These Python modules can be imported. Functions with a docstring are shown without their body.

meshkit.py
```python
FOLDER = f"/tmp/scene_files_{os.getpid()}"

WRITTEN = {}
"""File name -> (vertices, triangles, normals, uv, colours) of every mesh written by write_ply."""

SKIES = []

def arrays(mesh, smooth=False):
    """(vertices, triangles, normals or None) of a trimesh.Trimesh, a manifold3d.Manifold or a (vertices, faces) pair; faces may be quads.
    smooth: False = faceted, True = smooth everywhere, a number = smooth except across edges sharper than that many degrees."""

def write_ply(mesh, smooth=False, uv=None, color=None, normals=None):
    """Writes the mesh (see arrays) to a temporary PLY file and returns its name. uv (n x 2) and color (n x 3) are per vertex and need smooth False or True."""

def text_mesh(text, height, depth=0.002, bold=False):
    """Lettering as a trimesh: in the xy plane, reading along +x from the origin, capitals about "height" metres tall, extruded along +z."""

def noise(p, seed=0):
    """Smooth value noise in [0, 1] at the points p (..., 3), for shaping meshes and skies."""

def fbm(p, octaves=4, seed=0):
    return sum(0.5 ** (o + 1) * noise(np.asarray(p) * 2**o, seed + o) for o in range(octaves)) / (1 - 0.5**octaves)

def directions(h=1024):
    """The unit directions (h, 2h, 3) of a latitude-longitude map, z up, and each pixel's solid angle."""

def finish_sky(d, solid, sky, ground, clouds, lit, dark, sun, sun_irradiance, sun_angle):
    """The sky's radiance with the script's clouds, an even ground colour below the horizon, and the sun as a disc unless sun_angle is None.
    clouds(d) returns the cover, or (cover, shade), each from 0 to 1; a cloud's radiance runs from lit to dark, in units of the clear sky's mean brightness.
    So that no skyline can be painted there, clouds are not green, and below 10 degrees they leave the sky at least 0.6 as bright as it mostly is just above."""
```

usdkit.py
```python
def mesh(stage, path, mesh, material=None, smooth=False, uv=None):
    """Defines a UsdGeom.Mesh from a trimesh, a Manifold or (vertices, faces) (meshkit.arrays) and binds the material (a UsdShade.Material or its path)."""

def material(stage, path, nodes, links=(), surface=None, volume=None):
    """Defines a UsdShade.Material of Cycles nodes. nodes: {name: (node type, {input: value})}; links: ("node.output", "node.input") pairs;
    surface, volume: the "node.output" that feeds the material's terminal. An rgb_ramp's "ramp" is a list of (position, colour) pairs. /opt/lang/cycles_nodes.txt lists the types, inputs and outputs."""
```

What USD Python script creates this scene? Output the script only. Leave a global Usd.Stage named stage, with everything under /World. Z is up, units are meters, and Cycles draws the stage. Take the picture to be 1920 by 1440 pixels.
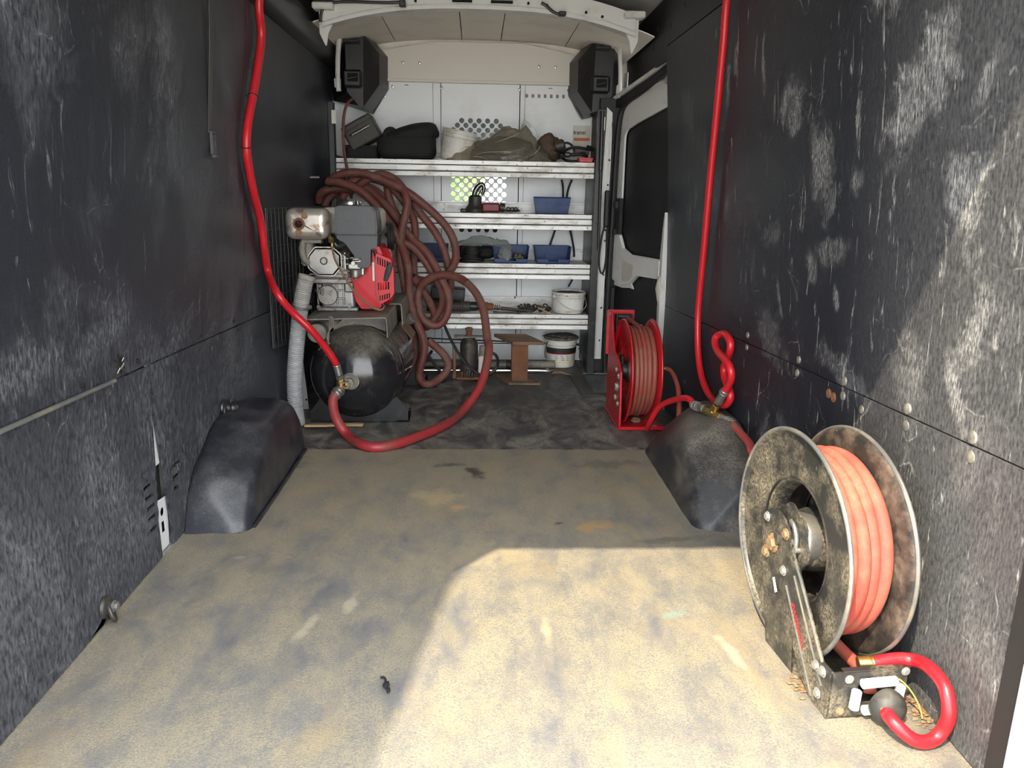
import math, random
import numpy as np
import trimesh
import manifold3d
from shapely.geometry import Polygon, box as sbox, Point, LineString
from shapely.ops import unary_union
import usdkit, meshkit
from pxr import Usd, UsdGeom, UsdLux, UsdShade, Gf, Sdf

random.seed(4)
rng = np.random.default_rng(4)
PI = math.pi
stage = Usd.Stage.CreateInMemory()
UsdGeom.SetStageUpAxis(stage, 'Z')
UsdGeom.SetStageMetersPerUnit(stage, 1.0)
stage.SetDefaultPrim(UsdGeom.Xform.Define(stage, '/World').GetPrim())
UsdGeom.Scope.Define(stage, '/World/Looks')

# ---------------------------------------------------------------- camera, sky, sun, exposure
YAW, PITCH, ROLL = math.radians(2.75), math.radians(14.0), math.radians(1.0)
fw = np.array([math.sin(YAW) * math.cos(PITCH), math.cos(YAW) * math.cos(PITCH), -math.sin(PITCH)])
r0 = np.array([math.cos(YAW), -math.sin(YAW), 0.0])
u0 = np.cross(r0, fw)
right = r0 * math.cos(ROLL) + u0 * math.sin(ROLL)
up = u0 * math.cos(ROLL) - r0 * math.sin(ROLL)
cam = UsdGeom.Camera.Define(stage, '/World/camera')
m = np.eye(4)
m[0, :3], m[1, :3], m[2, :3], m[3, :3] = right, up, -fw, (0, 0, 1.07)
cam.AddTransformOp().Set(Gf.Matrix4d(m.tolist()))
cam.CreateHorizontalApertureAttr(36.0)
cam.CreateVerticalApertureAttr(27.0)
cam.CreateFocalLengthAttr(36.0 * 1442 / 1920)
cam.CreateClippingRangeAttr(Gf.Vec2f(0.05, 500))
cam.CreateExposureAttr(1.35)

sky = UsdLux.DomeLight.Define(stage, '/World/sky')
sky.CreateIntensityAttr(1.0)
sky.CreateColorAttr(Gf.Vec3f(0.93, 0.97, 1.0))
SUN_AZ, SUN_EL = math.radians(37.0), math.radians(50.8)
sun_dir = np.array([math.sin(SUN_AZ) * math.cos(SUN_EL), math.cos(SUN_AZ) * math.cos(SUN_EL), -math.sin(SUN_EL)])
sun = UsdLux.DistantLight.Define(stage, '/World/sun')
zc = -sun_dir
xc = np.cross([0, 0, 1], zc); xc /= np.linalg.norm(xc)
yc = np.cross(zc, xc)
m = np.eye(4); m[0, :3], m[1, :3], m[2, :3] = xc, yc, zc
sun.AddTransformOp().Set(Gf.Matrix4d(m.tolist()))
sun.CreateIntensityAttr(1.05)
sun.CreateNormalizeAttr(True)
sun.CreateAngleAttr(0.6)
sun.CreateColorAttr(Gf.Vec3f(1.0, 0.87, 0.64))

# ---------------------------------------------------------------- helpers: scene tree
_used = {}


def path_of(name, parent):
    base = parent or '/World'
    k = _used.get((base, name), -1) + 1
    _used[(base, name)] = k
    return f'{base}/{name}' + (f'_{k:03d}' if k else '')


_loc = {}


def say(p, label=None, cat=None, group=None, kind=None):
    prim = stage.GetPrimAtPath(p)
    for k, v in (('label', label), ('category', cat), ('group', group), ('kind', kind)):
        if v:
            prim.SetCustomDataByKey(k, v)


def thing(name, label, cat, loc=(0, 0, 0), group=None, kind=None):
    p = path_of(name, None)
    x = UsdGeom.Xform.Define(stage, p)
    x.AddTranslateOp().Set(Gf.Vec3d(*map(float, loc)))
    _loc[p] = np.array(loc, float)
    say(p, label, cat, group, kind)
    return p


def obj(name, mesh, material, parent=None, smooth=32, label=None, cat=None, group=None, kind=None):
    p = path_of(name, parent)
    v, f, n = meshkit.arrays(mesh, smooth)
    off = _loc.get(parent, np.zeros(3)) if parent else np.zeros(3)
    _loc[p] = off
    mesh = trimesh.Trimesh(np.asarray(v) - off, f, process=False)
    usdkit.mesh(stage, p, mesh, M[material], smooth=False)
    if n is not None:
        g = UsdGeom.Mesh.Get(stage, p)
        from pxr import Vt
        g.CreateNormalsAttr(Vt.Vec3fArray.FromNumpy(np.asarray(n, np.float32)))
        g.SetNormalsInterpolation('vertex')
    say(p, label, cat, group, kind)
    return p


def dup(src, loc, label, group=None, rotz=0):
    prim = stage.GetPrimAtPath(src)
    name = src.split('/')[-1]
    p = path_of(name, None)
    x = UsdGeom.Xform.Define(stage, p)
    x.GetPrim().GetReferences().AddInternalReference(prim.GetPath())
    x.ClearXformOpOrder()
    x.GetPrim().GetAttribute('xformOp:translate').Set(Gf.Vec3d(*map(float, loc)))
    ops = [UsdGeom.XformOp(x.GetPrim().GetAttribute('xformOp:translate'))]
    if rotz:
        ops.append(x.AddRotateZOp())
        ops[-1].Set(float(rotz))
    x.SetXformOpOrder(ops)
    x.GetPrim().SetInstanceable(True)
    say(p, label, prim.GetCustomDataByKey('category'), group)
    return p


# ---------------------------------------------------------------- helpers: shapes
def cat_(*ms):
    flat = []
    for q in ms:
        flat += list(q) if isinstance(q, (list, tuple)) else [q]
    return trimesh.util.concatenate(flat)


def rbox(x0, x1, y0, y1, z0, z1, b=0.002):
    b = min(b, (x1 - x0) / 2.01, (y1 - y0) / 2.01, (z1 - z0) / 2.01)
    pts = []
    for sx in (0, 1):
        for sy in (0, 1):
            for sz in (0, 1):
                c = np.array([(x0, x1)[sx], (y0, y1)[sy], (z0, z1)[sz]], float)
                s = np.array([1 - 2 * sx, 1 - 2 * sy, 1 - 2 * sz]) * b
                for k in range(3):
                    d = s.copy(); d[k] = 0
                    pts.append(c + d)
    return trimesh.convex.convex_hull(np.array(pts))


def sphull(pts, seg=16):
    """hull of spheres [(x, y, z, r)]"""
    vs = []
    s = trimesh.creation.icosphere(2 if seg < 20 else 3).vertices
    for x, y, z, r in pts:
        vs.append(s * r + (x, y, z))
    return trimesh.convex.convex_hull(np.vstack(vs))


def rbox_s(x0, x1, y0, y1, z0, z1, r):
    return sphull([(x, y, z, r) for x in (x0 + r, x1 - r) for y in (y0 + r, y1 - r) for z in (z0 + r, z1 - r)])


def frame_of(d):
    d = np.asarray(d, float) / np.linalg.norm(d)
    a = np.array([0, 0, 1.0]) if abs(d[2]) < 0.9 else np.array([1.0, 0, 0])
    u = np.cross(a, d); u /= np.linalg.norm(u)
    return u, np.cross(d, u), d


def lathe(profile, p, d, seg=40, closed=False):
    """profile [(r, h)] turned about the axis through p along d"""
    u, v, w = frame_of(d)
    pr = list(profile) + ([profile[0]] if closed else [])
    t = np.arange(seg) * 2 * PI / seg
    V, F = [], []
    for r, h in pr:
        r = max(r, 1e-5)
        V.append(np.asarray(p) + h * w + r * (np.cos(t)[:, None] * u + np.sin(t)[:, None] * v))
    n = len(pr)
    for i in range(n - 1):
        for j in range(seg):
            a, b = i * seg + j, i * seg + (j + 1) % seg
            F.append((a, b, b + seg)); F.append((a, b + seg, a + seg))
    return trimesh.Trimesh(np.vstack(V), np.array(F), process=False)


def cyl(p, q, r, seg=20, r2=None, c=0.08):
    p, q = np.asarray(p, float), np.asarray(q, float)
    L = np.linalg.norm(q - p)
    r2 = r if r2 is None else r2
    k = min(c * min(r, r2), L * 0.3)
    return lathe([(0, 0), (r - k, 0), (r, k), (r2, L - k), (r2 - k, L), (0, L)], p, q - p, seg)


def spline(P, step=0.01):
    P = np.asarray(P, float)
    if len(P) == 2:
        P = np.vstack([P[0], P.mean(0), P[1]])
    from scipy.interpolate import PchipInterpolator, CubicSpline
    d = np.r_[0, np.cumsum(np.maximum(np.linalg.norm(np.diff(P, axis=0), axis=1), 1e-6) ** 0.5)]
    cs = CubicSpline(d, P)
    t = np.linspace(0, d[-1], 400)
    Q = cs(t)
    s = np.r_[0, np.cumsum(np.linalg.norm(np.diff(Q, axis=0), axis=1))]
    n = max(4, int(s[-1] / step))
    return np.stack([np.interp(np.linspace(0, s[-1], n), s, Q[:, k]) for k in range(3)], 1)


def tube(P, r, seg=12, smooth=True, step=0.012, closed=False):
    P = spline(P, step) if smooth else np.asarray(P, float)
    n = len(P)
    T = np.gradient(P, axis=0)
    if closed:
        T = np.roll(P, -1, 0) - np.roll(P, 1, 0)
    T /= np.maximum(np.linalg.norm(T, axis=1, keepdims=True), 1e-9)
    u, v, _ = frame_of(T[0])
    t = np.arange(seg) * 2 * PI / seg
    R = np.full(n, r) if np.ndim(r) == 0 else np.interp(np.linspace(0, 1, n), np.linspace(0, 1, len(r)), r)
    V = []
    for i in range(n):
        u = u - T[i] * (u @ T[i]); u /= np.linalg.norm(u)
        v = np.cross(T[i], u)
        V.append(P[i] + R[i] * (np.cos(t)[:, None] * u + np.sin(t)[:, None] * v))
    F = []
    for i in range(n if closed else n - 1):
        for j in range(seg):
            a, b = i * seg + j, i * seg + (j + 1) % seg
            c, d = ((i + 1) % n) * seg + j, ((i + 1) % n) * seg + (j + 1) % seg
            F += [(a, b, d), (a, d, c)]
    V = np.vstack(V)
    if not closed:
        k = len(V)
        V = np.vstack([V, P[0], P[-1]])
        for j in range(seg):
            F.append((k, (j + 1) % seg, j))
            F.append((k + 1, (n - 1) * seg + j, (n - 1) * seg + (j + 1) % seg))
    return trimesh.Trimesh(V, np.array(F), process=False)


def ring(p, d, R, r, seg=40, tseg=10):
    u, v, w = frame_of(d)
    t = np.arange(seg) * 2 * PI / seg
    return tube(np.asarray(p) + R * (np.cos(t)[:, None] * u + np.sin(t)[:, None] * v), r, tseg, smooth=False, closed=True)


def refine(q, length):
    q = trimesh.Trimesh(q.vertices, q.faces, process=True)
    mm = manifold3d.Manifold(manifold3d.Mesh(np.asarray(q.vertices, np.float32), np.asarray(q.faces, np.uint32))).refine_to_length(length).to_mesh()
    return trimesh.Trimesh(np.asarray(mm.vert_properties)[:, :3], mm.tri_verts, process=False)


def extrude(poly, t, o, u, v, w, finer=None):
    """shapely polygon in (u, v) at o, extruded by t along w"""
    ms = []
    for g in getattr(poly, 'geoms', [poly]):
        e = trimesh.creation.extrude_polygon(g, t, engine='earcut')
        if finer:
            e = refine(e, finer)
        V = np.asarray(e.vertices)
        X = np.asarray(o) + V[:, :1] * np.asarray(u, float) + V[:, 1:2] * np.asarray(v, float) + V[:, 2:3] * np.asarray(w, float)
        F = np.asarray(e.faces)
        if np.dot(np.cross(u, v), w) < 0:
            F = F[:, ::-1]
        ms.append(trimesh.Trimesh(X, F, process=False))
    return cat_(ms)


def rpoly(pts, r):
    return Polygon(pts).buffer(-r).buffer(r, quad_segs=6) if r > 0 else Polygon(pts)


def lump(c, s, amp=0.15, f=3.0, seed=0, e=1.0, floor=None, sub=4):
    s0 = trimesh.creation.icosphere(sub)
    V = s0.vertices
    V = np.sign(V) * np.abs(V) ** e
    n = meshkit.fbm(V * f + seed * 7.3 + 20, 3, seed) - 0.5
    V = V * (1 + 2 * amp * n[:, None])
    V = V * np.asarray(s) + np.asarray(c)
    if floor is not None:
        V[:, 2] = np.maximum(V[:, 2], floor)
    return trimesh.Trimesh(V, s0.faces, process=False)


def hexbolt(p, d, r=0.007, h=0.006, washer=True):
    ms = [lathe([(0, 0), (r, 0), (r, h * 0.8), (r * 0.82, h), (0, h)], p, d, 6)]
    if washer:
        ms.append(cyl(p, np.asarray(p) + np.asarray(d) * h * 0.3, r * 1.35, 14))
    return cat_(ms)


def rot(mesh, ang, axis, c):
    q = mesh.copy()
    q.apply_transform(trimesh.transformations.rotation_matrix(ang, axis, c))
    return q


# ---------------------------------------------------------------- materials
M = {}


def flat(name, col, rough=0.5, metal=0.0, **k):
    M[name] = usdkit.material(stage, f'/World/Looks/{name}', {'p': ('principled_bsdf', dict(base_color=col, roughness=rough, metallic=metal, **k))}, [], surface='p.BSDF')


def dusty(name, base, dust, lo=0.45, hi=0.7, scale=4.0, stretch=(1, 1, 1), rough=0.45, rough2=0.8, metal=0.0, fine=60.0, fine_amt=0.35, amount=1.0, bump=0.15, bump_scale=80.0,
          spots=None, spot_col=(0.02, 0.015, 0.01), grad=None, scratch=None, cells=None, mottle=None, spec=0.5, dist=0.0, detail=7.0, marks=(), mark_stretch=(1, 9, 1.5), stains=(), fstretch=(1, 1, 1), droug=0.0, lines=None, nrough=0.62):
    N = {'g': ('geometry', {}), 'mp': ('mapping', {'scale': stretch}),
         'n1': ('noise_texture', {'scale': scale, 'detail': detail, 'roughness': nrough, 'distortion': dist}),
         'r1': ('map_range', {'from_min': lo, 'from_max': hi, 'to_min': 0.0, 'to_max': amount, 'clamp': True}),
         'fm': ('mapping', {'scale': fstretch}),
         'n2': ('noise_texture', {'scale': fine, 'detail': 3.0, 'roughness': 0.7}),
         'r2': ('map_range', {'from_min': 0.35, 'from_max': 0.65, 'to_min': 1.0 - fine_amt, 'to_max': 1.0 + fine_amt, 'clamp': True}),
         'mu': ('math', {'math_type': 'multiply', 'use_clamp': True}),
         'mx': ('mix', {'color1': base, 'color2': dust}),
         'rr': ('map_range', {'from_min': 0.0, 'from_max': 1.0, 'to_min': rough, 'to_max': rough2, 'clamp': True}),
         'nb': ('noise_texture', {'scale': bump_scale, 'detail': 4.0}),
         'b': ('bump', {'strength': bump, 'distance': 0.002}),
         'p': ('principled_bsdf', {'metallic': metal, 'specular_ior_level': spec, 'diffuse_roughness': droug})}
    L = [('g.position', 'mp.vector'), ('mp.vector', 'n1.vector'), ('n1.fac', 'r1.value'), ('g.position', 'fm.vector'), ('fm.vector', 'n2.vector'), ('n2.fac', 'r2.value'),
         ('r2.result', 'mu.value2'), ('g.position', 'nb.vector'), ('b.normal', 'p.normal'), ('mx.color', 'mx2.color1'), ('rr.result', 'p.roughness')]
    fac = 'r1.result'
    if grad:  # dust colour ramped towards one end; on mat_front and wall_r it stands for light: (axis, from, to, amount at from, amount at to)
        N['sx'] = ('separate_xyz', {})
        N['gr'] = ('map_range', {'range_type': 'smoothstep', 'from_min': grad[1], 'from_max': grad[2], 'to_min': grad[3], 'to_max': grad[4], 'clamp': True})
        N['ga'] = ('math', {'math_type': 'add'})
        L += [('g.position', 'sx.vector'), ('sx.' + grad[0], 'gr.value'), ('gr.result', 'ga.value1'), (fac, 'ga.value2')]
        fac = 'ga.value'
    if scratch:  # thin pale marks: (stretch, scale, threshold, strength)
        N['sm'] = ('mapping', {'scale': scratch[0], 'rotation': (0.5, 0.3, 0.2)})
        N['sn'] = ('noise_texture', {'scale': scratch[1], 'detail': 5.0, 'roughness': 0.7, 'distortion': 0.8})
        N['sr'] = ('map_range', {'from_min': scratch[2], 'from_max': scratch[2] + 0.06, 'to_min': 0.0, 'to_max': scratch[3], 'clamp': True})
        N['sa'] = ('math', {'math_type': 'add'})
        L += [('g.position', 'sm.vector'), ('sm.vector', 'sn.vector'), ('sn.fac', 'sr.value'), ('sr.result', 'sa.value1'), (fac, 'sa.value2')]
        fac = 'sa.value'
    if lines:  # thin wandering scratches, broken up: (cell scale, width, strength)
        N['wn'] = ('noise_texture', {'scale': 3.5, 'detail': 3.0})
        N['ws'] = ('vector_math', {'math_type': 'scale', 'scale': 0.30})
        N['wa'] = ('vector_math', {'math_type': 'add'})
        N['wv'] = ('voronoi_texture', {'feature': 'distance_to_edge', 'scale': lines[0]})
        N['wr'] = ('map_range', {'from_min': 0.0, 'from_max': lines[1], 'to_min': lines[2], 'to_max': 0.0, 'clamp': True})
        N['wk'] = ('noise_texture', {'scale': 6.0, 'detail': 6.0, 'roughness': 0.75})
        N['wq'] = ('map_range', {'from_min': 0.52, 'from_max': 0.63, 'to_min': 0.0, 'to_max': 1.0, 'clamp': True})
        N['wx'] = ('math', {'math_type': 'multiply_add'})
        L += [('g.position', 'wn.vector'), ('wn.color', 'ws.vector1'), ('ws.vector', 'wa.vector1'), ('g.position', 'wa.vector2'), ('wa.vector', 'wv.vector'), ('wv.distance', 'wr.value'), ('g.position', 'wk.vector'), ('wk.fac', 'wq.value'),
              ('wr.result', 'wx.value1'), ('wq.result', 'wx.value2'), (fac, 'wx.value3')]
        fac = 'wx.value'
    if marks:  # chalky smears of their own shape: (centre, half sizes, turn about x, strength)
        N['km'] = ('mapping', {'scale': mark_stretch})
        N['kn'] = ('noise_texture', {'scale': 34.0, 'detail': 8.0, 'roughness': 0.75})
        N['kr'] = ('map_range', {'from_min': 0.40, 'from_max': 0.66, 'to_min': 0.0, 'to_max': 0.9, 'clamp': True})
        L += [('g.position', 'km.vector'), ('km.vector', 'kn.vector'), ('kn.fac', 'kr.value')]
        N['kw'] = ('noise_texture', {'scale': 13.0, 'detail': 6.0, 'roughness': 0.7})
        N['ke'] = ('math', {'math_type': 'multiply_add', 'value2': 2.4, 'value3': -1.2})
        L += [('g.position', 'kw.vector'), ('kw.fac', 'ke.value1')]
        acc = None
        for i, (c, h, turn, st) in enumerate(marks):
            N[f'k{i}m'] = ('mapping', {'mapping_type': 'texture', 'location': c, 'rotation': (turn, 0, 0), 'scale': h})
            N[f'k{i}l'] = ('vector_math', {'math_type': 'length'})
            N[f'k{i}r'] = ('map_range', {'range_type': 'smoothstep', 'from_min': 1.0, 'from_max': 0.25, 'to_min': 0.0, 'to_max': st, 'clamp': True})
            N[f'k{i}d'] = ('math', {'math_type': 'add'})
            L += [('g.position', f'k{i}m.vector'), (f'k{i}m.vector', f'k{i}l.vector1'), (f'k{i}l.value', f'k{i}d.value1'), ('ke.value', f'k{i}d.value2'), (f'k{i}d.value', f'k{i}r.value')]
            if acc is None:
                acc = f'k{i}r.result'
            else:
                N[f'k{i}a'] = ('math', {'math_type': 'maximum'})
                L += [(acc, f'k{i}a.value1'), (f'k{i}r.result', f'k{i}a.value2')]
                acc = f'k{i}a.value'
        N['kx'] = ('math', {'math_type': 'multiply_add'})
        L += [(acc, 'kx.value1'), ('kr.result', 'kx.value2'), (fac, 'kx.value3')]
        fac = 'kx.value'
    L.append((fac, 'mu.value1'))
    L += [('mu.value', 'mx.fac'), ('mu.value', 'rr.value')]
    N['mx2'] = ('mix', {'fac': 0.0, 'color2': spot_col})
    if spots:  # dark or rusty marks: (scale, threshold, strength)
        N['qn'] = ('noise_texture', {'scale': spots[0], 'detail': 6.0, 'roughness': 0.65, 'distortion': 0.4})
        N['qr'] = ('map_range', {'from_min': spots[1], 'from_max': spots[1] + 0.08, 'to_min': 0.0, 'to_max': spots[2], 'clamp': True})
        L += [('g.position', 'qn.vector'), ('qn.fac', 'qr.value'), ('qr.result', 'mx2.fac')]
    last = 'mx2.color'
    if mottle:  # second tone: (colour, scale, lo, hi, strength)
        N['tn'] = ('noise_texture', {'scale': mottle[1], 'detail': 5.0, 'roughness': 0.6})
        N['tr'] = ('map_range', {'from_min': mottle[2], 'from_max': mottle[3], 'to_min': 0.0, 'to_max': mottle[4], 'clamp': True})
        N['mx3'] = ('mix', {'color2': mottle[0]})
        L += [('mp.vector', 'tn.vector'), ('tn.fac', 'tr.value'), ('tr.result', 'mx3.fac'), (last, 'mx3.color1')]
        last = 'mx3.color'
    for i, (c, h, turn, st, col) in enumerate(stains):  # spills on the surface: (centre, half sizes, turn about z, strength, colour)
        N[f's{i}m'] = ('mapping', {'mapping_type': 'texture', 'location': c, 'rotation': (0, 0, turn), 'scale': h})
        N[f's{i}n'] = ('noise_texture', {'scale': 17.0, 'detail': 7.0, 'roughness': 0.65})
        N[f's{i}l'] = ('vector_math', {'math_type': 'length'})
        N[f's{i}e'] = ('math', {'math_type': 'multiply_add', 'value2': 2.6, 'value3': -1.3})
        N[f's{i}d'] = ('math', {'math_type': 'add'})
        N[f's{i}r'] = ('map_range', {'range_type': 'smoothstep', 'from_min': 1.0, 'from_max': 0.15, 'to_min': 0.0, 'to_max': st, 'clamp': True})
        N[f's{i}x'] = ('mix', {'color2': col})
        L += [('g.position', f's{i}m.vector'), ('g.position', f's{i}n.vector'), (f's{i}m.vector', f's{i}l.vector1'), (f's{i}n.fac', f's{i}e.value1'), (f's{i}e.value', f's{i}d.value1'), (f's{i}l.value', f's{i}d.value2'),
              (f's{i}d.value', f's{i}r.value'), (f's{i}r.result', f's{i}x.fac'), (last, f's{i}x.color1')]
        last = f's{i}x.color'
    L.append((last, 'p.base_color'))
    if cells:  # honeycomb grain pressed into the sheet: (scale, weight)
        N['vo'] = ('voronoi_texture', {'scale': cells[0], 'feature': 'f1', 'randomness': 0.25})
        N['bm'] = ('math', {'math_type': 'multiply_add', 'value2': cells[1]})
        L += [('g.position', 'vo.vector'), ('vo.distance', 'bm.value1'), ('nb.fac', 'bm.value3'), ('bm.value', 'b.height')]
    else:
        L.append(('nb.fac', 'b.height'))
    M[name] = usdkit.material(stage, f'/World/Looks/{name}', N, L, surface='p.BSDF')


TAN = (0.40, 0.335, 0.24)
GREY = (0.17, 0.165, 0.155)
dusty('mat_front', (0.112, 0.114, 0.122), (0.250, 0.212, 0.143), 0.30, 0.64, 6.0, (1.5, 0.8, 1), 0.6, 0.9, fine=240, fine_amt=0.85, bump=0.55, bump_scale=300, spots=(10.0, 0.72, 0.6), mottle=((0.33, 0.235, 0.105), 3.4, 0.54, 0.78, 0.55), dist=0.25, detail=12.0, nrough=.70, grad=('y', 1.9, 2.9, -0.06, 0.26),  # the y ramp lightens the mat inwards, painting in light lost with depth
      stains=[((.385, 2.345, 0), (.09, .055, 1), .35, .75, (.36, .22, .085)), ((-.14, 2.60, 0), (.11, .10, 1), 0, .5, (.42, .31, .16)), ((-.06, 2.50, 0), (.05, .03, 1), 0, .6, (.42, .27, .11)), ((.0, 2.85, 0), (.045, .10, 1), .3, .85, (.025, .022, .022)), ((-.10, 2.93, 0), (.10, .025, 1), .1, .7, (.03, .028, .028)), ((.52, 1.80, 0), (.045, .025, 1), .4, .35, (.16, .33, .30)), ((-.62, 2.06, 0), (.10, .05, 1), -.3, .25, (.07, .07, .075)), ((.62, 2.24, 0), (.16, .03, 1), .1, .5, (.06, .06, .062)), ((-.75, 2.95, 0), (.12, .09, 1), .2, .5, (.05, .05, .055)), ((.55, 2.95, 0), (.22, .06, 1), .1, .45, (.06, .06, .06)), ((-.33, 1.86, 0), (.02, .07, 1), -.15, .7, (.36, .31, .22)), ((-.42, 1.75, 0), (.022, .08, 1), -.25, .7, (.36, .31, .22)), ((.18, 1.72, 0), (.016, .10, 1), 0, .7, (.34, .28, .18)), ((.62, 1.62, 0), (.02, .08, 1), .2, .7, (.36, .31, .22)), ((-.70, 2.13, 0), (.025, .016, 1), 0, .6, (.30, .25, .19)), ((-.56, 2.13, 0), (.018, .012, 1), 0, .7, (.30, .19, .12)), ((-.47, 2.13, 0), (.016, .012, 1), 0, .7, (.30, .19, .12)), ((.28, 2.37, 0), (.018, .014, 1), 0, .8, (.05, .03, .03)), ((.0, 2.15, 0), (.24, .12, 1), .3, .35, (.34, .28, .17))])
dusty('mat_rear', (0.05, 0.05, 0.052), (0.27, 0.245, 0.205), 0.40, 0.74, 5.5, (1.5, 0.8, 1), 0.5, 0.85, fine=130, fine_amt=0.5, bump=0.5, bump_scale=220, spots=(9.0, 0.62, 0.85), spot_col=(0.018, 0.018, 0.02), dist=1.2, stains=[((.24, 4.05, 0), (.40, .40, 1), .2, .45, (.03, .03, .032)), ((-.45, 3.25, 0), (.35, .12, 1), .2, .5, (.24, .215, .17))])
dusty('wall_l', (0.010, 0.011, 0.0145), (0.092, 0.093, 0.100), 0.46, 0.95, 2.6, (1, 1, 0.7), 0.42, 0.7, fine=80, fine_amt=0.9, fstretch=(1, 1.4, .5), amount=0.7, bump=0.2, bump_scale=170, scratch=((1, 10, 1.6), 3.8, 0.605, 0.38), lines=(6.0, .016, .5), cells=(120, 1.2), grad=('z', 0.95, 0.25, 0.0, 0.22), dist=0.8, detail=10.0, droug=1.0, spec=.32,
      marks=[((-.9, 2.35, 1.45), (.3, .14, .22), .4, .7), ((-.9, 2.15, 1.42), (.3, .12, .16), -.5, .55), ((-.9, 2.45, 1.18), (.3, .14, .14), .3, .4), ((-.9, 1.75, 1.38), (.3, .12, .18), .2, .45), ((-.9, 1.9, .70), (.3, .22, .07), .25, .55), ((-.9, 1.58, .70), (.3, .16, .08), .1, .7), ((-.9, 2.4, .62), (.3, .2, .06), .4, .45), ((-.9, 2.9, 1.5), (.3, .10, .25), .2, .45), ((-.9, 1.85, .40), (.3, .12, .20), .3, .35), ((-.9, 2.0, .15), (.3, .14, .10), -.3, .35)])
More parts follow.
